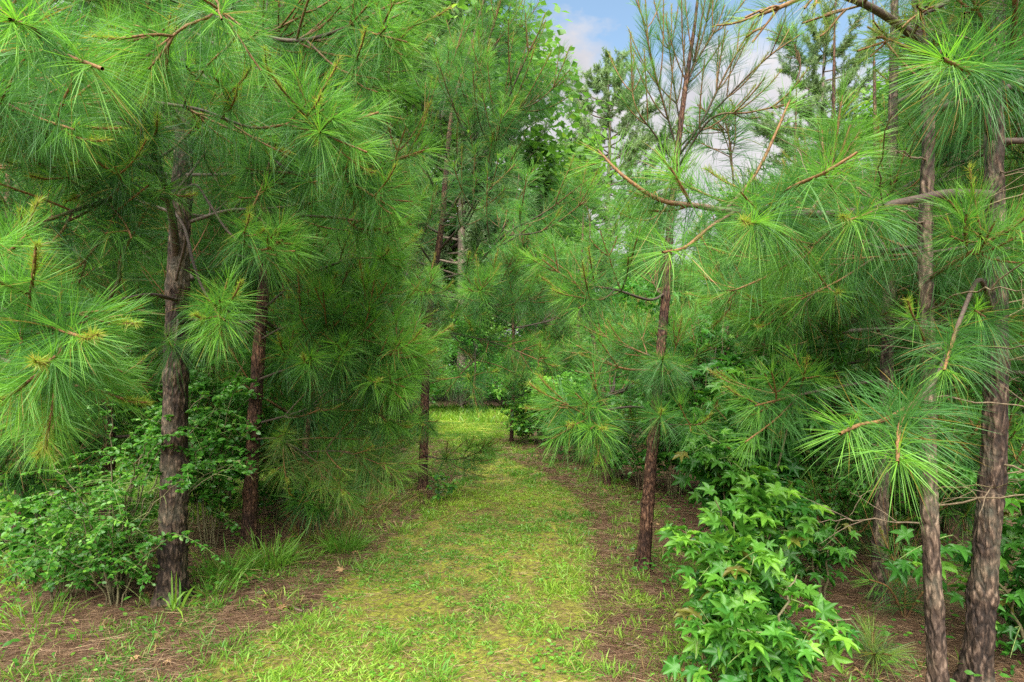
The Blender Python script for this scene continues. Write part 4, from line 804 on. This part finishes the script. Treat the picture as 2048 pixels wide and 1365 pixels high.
# weeds with little leaves
n = 26000; x, y = scatter(n, 2.0, 14, in_path, 1.5); cl = nz2(x, y, 3.1, 31) + .7 * nz2(x, y, 12, 17); k = RNG.random(n) < np.clip(.12 + 1.6 * cl, .02, 1); x, y = x[k], y[k]
def weeds(name, x, y, s, zlift, fresh, mat='leaf', bri=.5):
    n = len(x); z = gz(x, y) + zlift * RNG.random(n) + .003; B = Buf(); cc = np.zeros((n, 4)); cc[:, 0] = np.clip(RNG.random(n) * .6 + bri - .2, 0, 1); cc[:, 1] = RNG.random(n) * fresh; cc[:, 2] = (RNG.random(n) < .03) * .7
    d = unit(RNG.normal(size=(n, 3)) * [1, 1, .2]); nr = unit(np.array([0, -.1, 1]) + RNG.normal(size=(n, 3)) * .3)
    leaves(B, np.stack([x, y, z], 1), d, nr, s * RNG.uniform(.5, 1.3, n), OVAL, OVAL_F, cc); return tag(link(name, B.mesh(name, M[mat])), kind='stuff')
weeds('ground_cover', x, y, .026, .015, .8, bri=.7)
# leafy ground cover and grass beyond the trees on both sides
def sides(y, n):
    s = RNG.random(n) < .5; l = np.interp(y, EY, EL); r = np.interp(y, EY, ER); wdt = 1.0 + y * .9
    return np.where(s, l - RNG.random(n) ** 1.3 * wdt, r + RNG.random(n) ** 1.3 * wdt)
n = 60000; x, y = scatter(n, 2.0, 16, sides, 1.25); cl = nz2(x, y, 1.6, 77) + .5 * nz2(x, y, 7, 70); dist = -path_d(x, y); k = RNG.random(n) < np.clip((dist - .15) * .5 + .9 * cl, .015, .9)
k &= (y > 3.4) | (RNG.random(n) < .35)
weeds('ground_cover', x[k], y[k], .034, .12, .25, bri=.35)
n = 90000; x, y = scatter(n, 2.2, 14, lambda y, n: np.interp(y, EY, EL) - 1.3 - RNG.random(n) * (1 + y * .9), 1.3)
blades('grass', x, y, .12, .006, .5, .06, (.6, 2.4), RNG.random(n) < np.clip(.5 + nz2(x, y, 1.2, 44) * 1.5, .05, 1))
n = 24000; x = RNG.uniform(-9, 4, n); y = RNG.uniform(14.2, 18.5, n)
blades('grass', x, y, .22, .012, .6, .03, (.8, 3), RNG.random(n) < .9)
n = 5200; x, y = scatter(n, 2.1, 6.5, sides, 1.3); cl = nz2(x, y, 4, 51); k = cl > .12
weeds('ground_cover', x[k], y[k], .024, .03, .7, bri=.75)
nt_ = 260; tx, ty = scatter(nt_, 2.1, 6, sides, 1.4); x = np.repeat(tx, 16) + RNG.normal(size=nt_ * 16) * .022; y = np.repeat(ty, 16) + RNG.normal(size=nt_ * 16) * .022
blades('grass', x, y, .10, .0045, .7, .2, (.7, 2.5), np.ones(len(x), bool))
# fallen needles
def straw(name, x, y, keep, zl=.012):
    x, y = x[keep], y[keep]; n = len(x); B = Buf(); a = RNG.uniform(0, 6.28, n); d = np.stack([np.cos(a), np.sin(a), RNG.normal(size=n) * .06], 1); cc = np.zeros((n, 4)); cc[:, 0] = RNG.random(n); cc[:, 1] = (RNG.random(n) < .15) * RNG.random(n); cc[:, 2] = (RNG.random(n) < .2) * .8
    needles(B, np.stack([x, y, gz(x, y) + .003 + zl * RNG.random(n)], 1), d, RNG.uniform(.05, .14, n), np.full(n, .0016) * (1 + .12 * np.maximum(y - 3, 0)), RNG.normal(size=n) * .03, cc, 2)
    return tag(link(name, B.mesh(name, M['litter'])), kind='stuff')
n = 150000; x, y = scatter(n, 2.0, 11, lambda y, n: np.where(RNG.random(n) < .55, np.interp(y, EY, ER) - .25 + RNG.random(n) ** 1.4 * (1.0 + y * .35), np.interp(y, EY, EL) + .3 - RNG.random(n) ** 1.4 * (.9 + y * .3)), 1.6)
straw('pine_straw', x, y, np.ones(n, bool), .02)
n = 36000; x, y = scatter(n, 2.0, 11, in_path, 1.6); straw('pine_straw', x, y, np.ones(n, bool), .008)

n = 46; x, y = scatter(n, 2.3, 8, lambda y, n: np.where(RNG.random(n) < .5, np.interp(y, EY, ER) + RNG.random(n) * 1.6 - .1, np.interp(y, EY, EL) - RNG.random(n) * 1.4 + .4), 1.4)
B = Buf()
for a, b in zip(x, y):
    th = RNG.uniform(0, 6.28); ll = RNG.uniform(.08, .4); tt = np.linspace(-.5, .5, 7)[:, None] * ll
    P = np.array([a, b, ground_z(a, b) + .012]) + tt * np.array([math.cos(th), math.sin(th), RNG.normal() * .06]) + RNG.normal(size=(7, 3)) * [.006, .006, .003]
    tube(B, P, np.linspace(.005, .0025, 7) * RNG.uniform(.6, 1.3), 5, (0, RNG.random(), 0, 0))
tag(link('fallen_twigs', B.mesh('fallen_twigs', M['dead'], True)), kind='stuff')
# dark flat stone half sunk in the grass, and a pale fallen leaf
def stone(label, px, py, sx, sy, sz, c):
    x, y = gp(px, py); B = Buf(); V = []; m, k = 14, 8
    for i in range(k + 1):
        ph = -math.pi / 2 + math.pi * i / k
        for j in range(m):
            th = 6.283 * j / m; q = Vector((math.cos(th), math.sin(th), i * .3)); r = math.cos(ph) ** .5 if math.cos(ph) > 0 else 0
            r *= 1 + .22 * noise.noise(q * 1.7); V.append([math.cos(th) * r * sx, math.sin(th) * r * sy, math.sin(ph) * sz * (1 + .1 * noise.noise(q * 3))])
    i = np.arange(k)[:, None] * m; j = np.arange(m)[None]; kk = (j + 1) % m
    B.add(V, np.stack([i + j, i + kk, i + m + kk, i + m + j], -1).reshape(-1, 4))
    tag(link('stone', B.mesh('stone', M['bark'], True), None, (x, y, ground_z(x, y) + sz * .3)), label, 'stone')
stone('small dark flat topped stone sunk in the grass left of the slim leaning pine', 1238, 1092, .030, .025, .020, None)
n = 90; x, y = scatter(n, 2.3, 9, lambda y, n: np.where(RNG.random(n) < .5, np.interp(y, EY, ER) + RNG.random(n) * 1.2 - .1, np.interp(y, EY, EL) - RNG.random(n) * 1.0 + .3), 1.3)
B = Buf(); cc = np.zeros((n, 4)); cc[:, 0] = RNG.random(n); cc[:, 2] = RNG.random(n) * .5
leaves(B, np.stack([x, y, gz(x, y) + .02], 1), RNG.normal(size=(n, 3)) * [1, 1, .1], unit(np.array([0, 0, 1.0]) + RNG.normal(size=(n, 3)) * .3), RNG.uniform(.03, .07, n), STAR, STAR_F, cc)
tag(link('fallen_leaves', B.mesh('fallen_leaves', M['dry'])), kind='stuff')
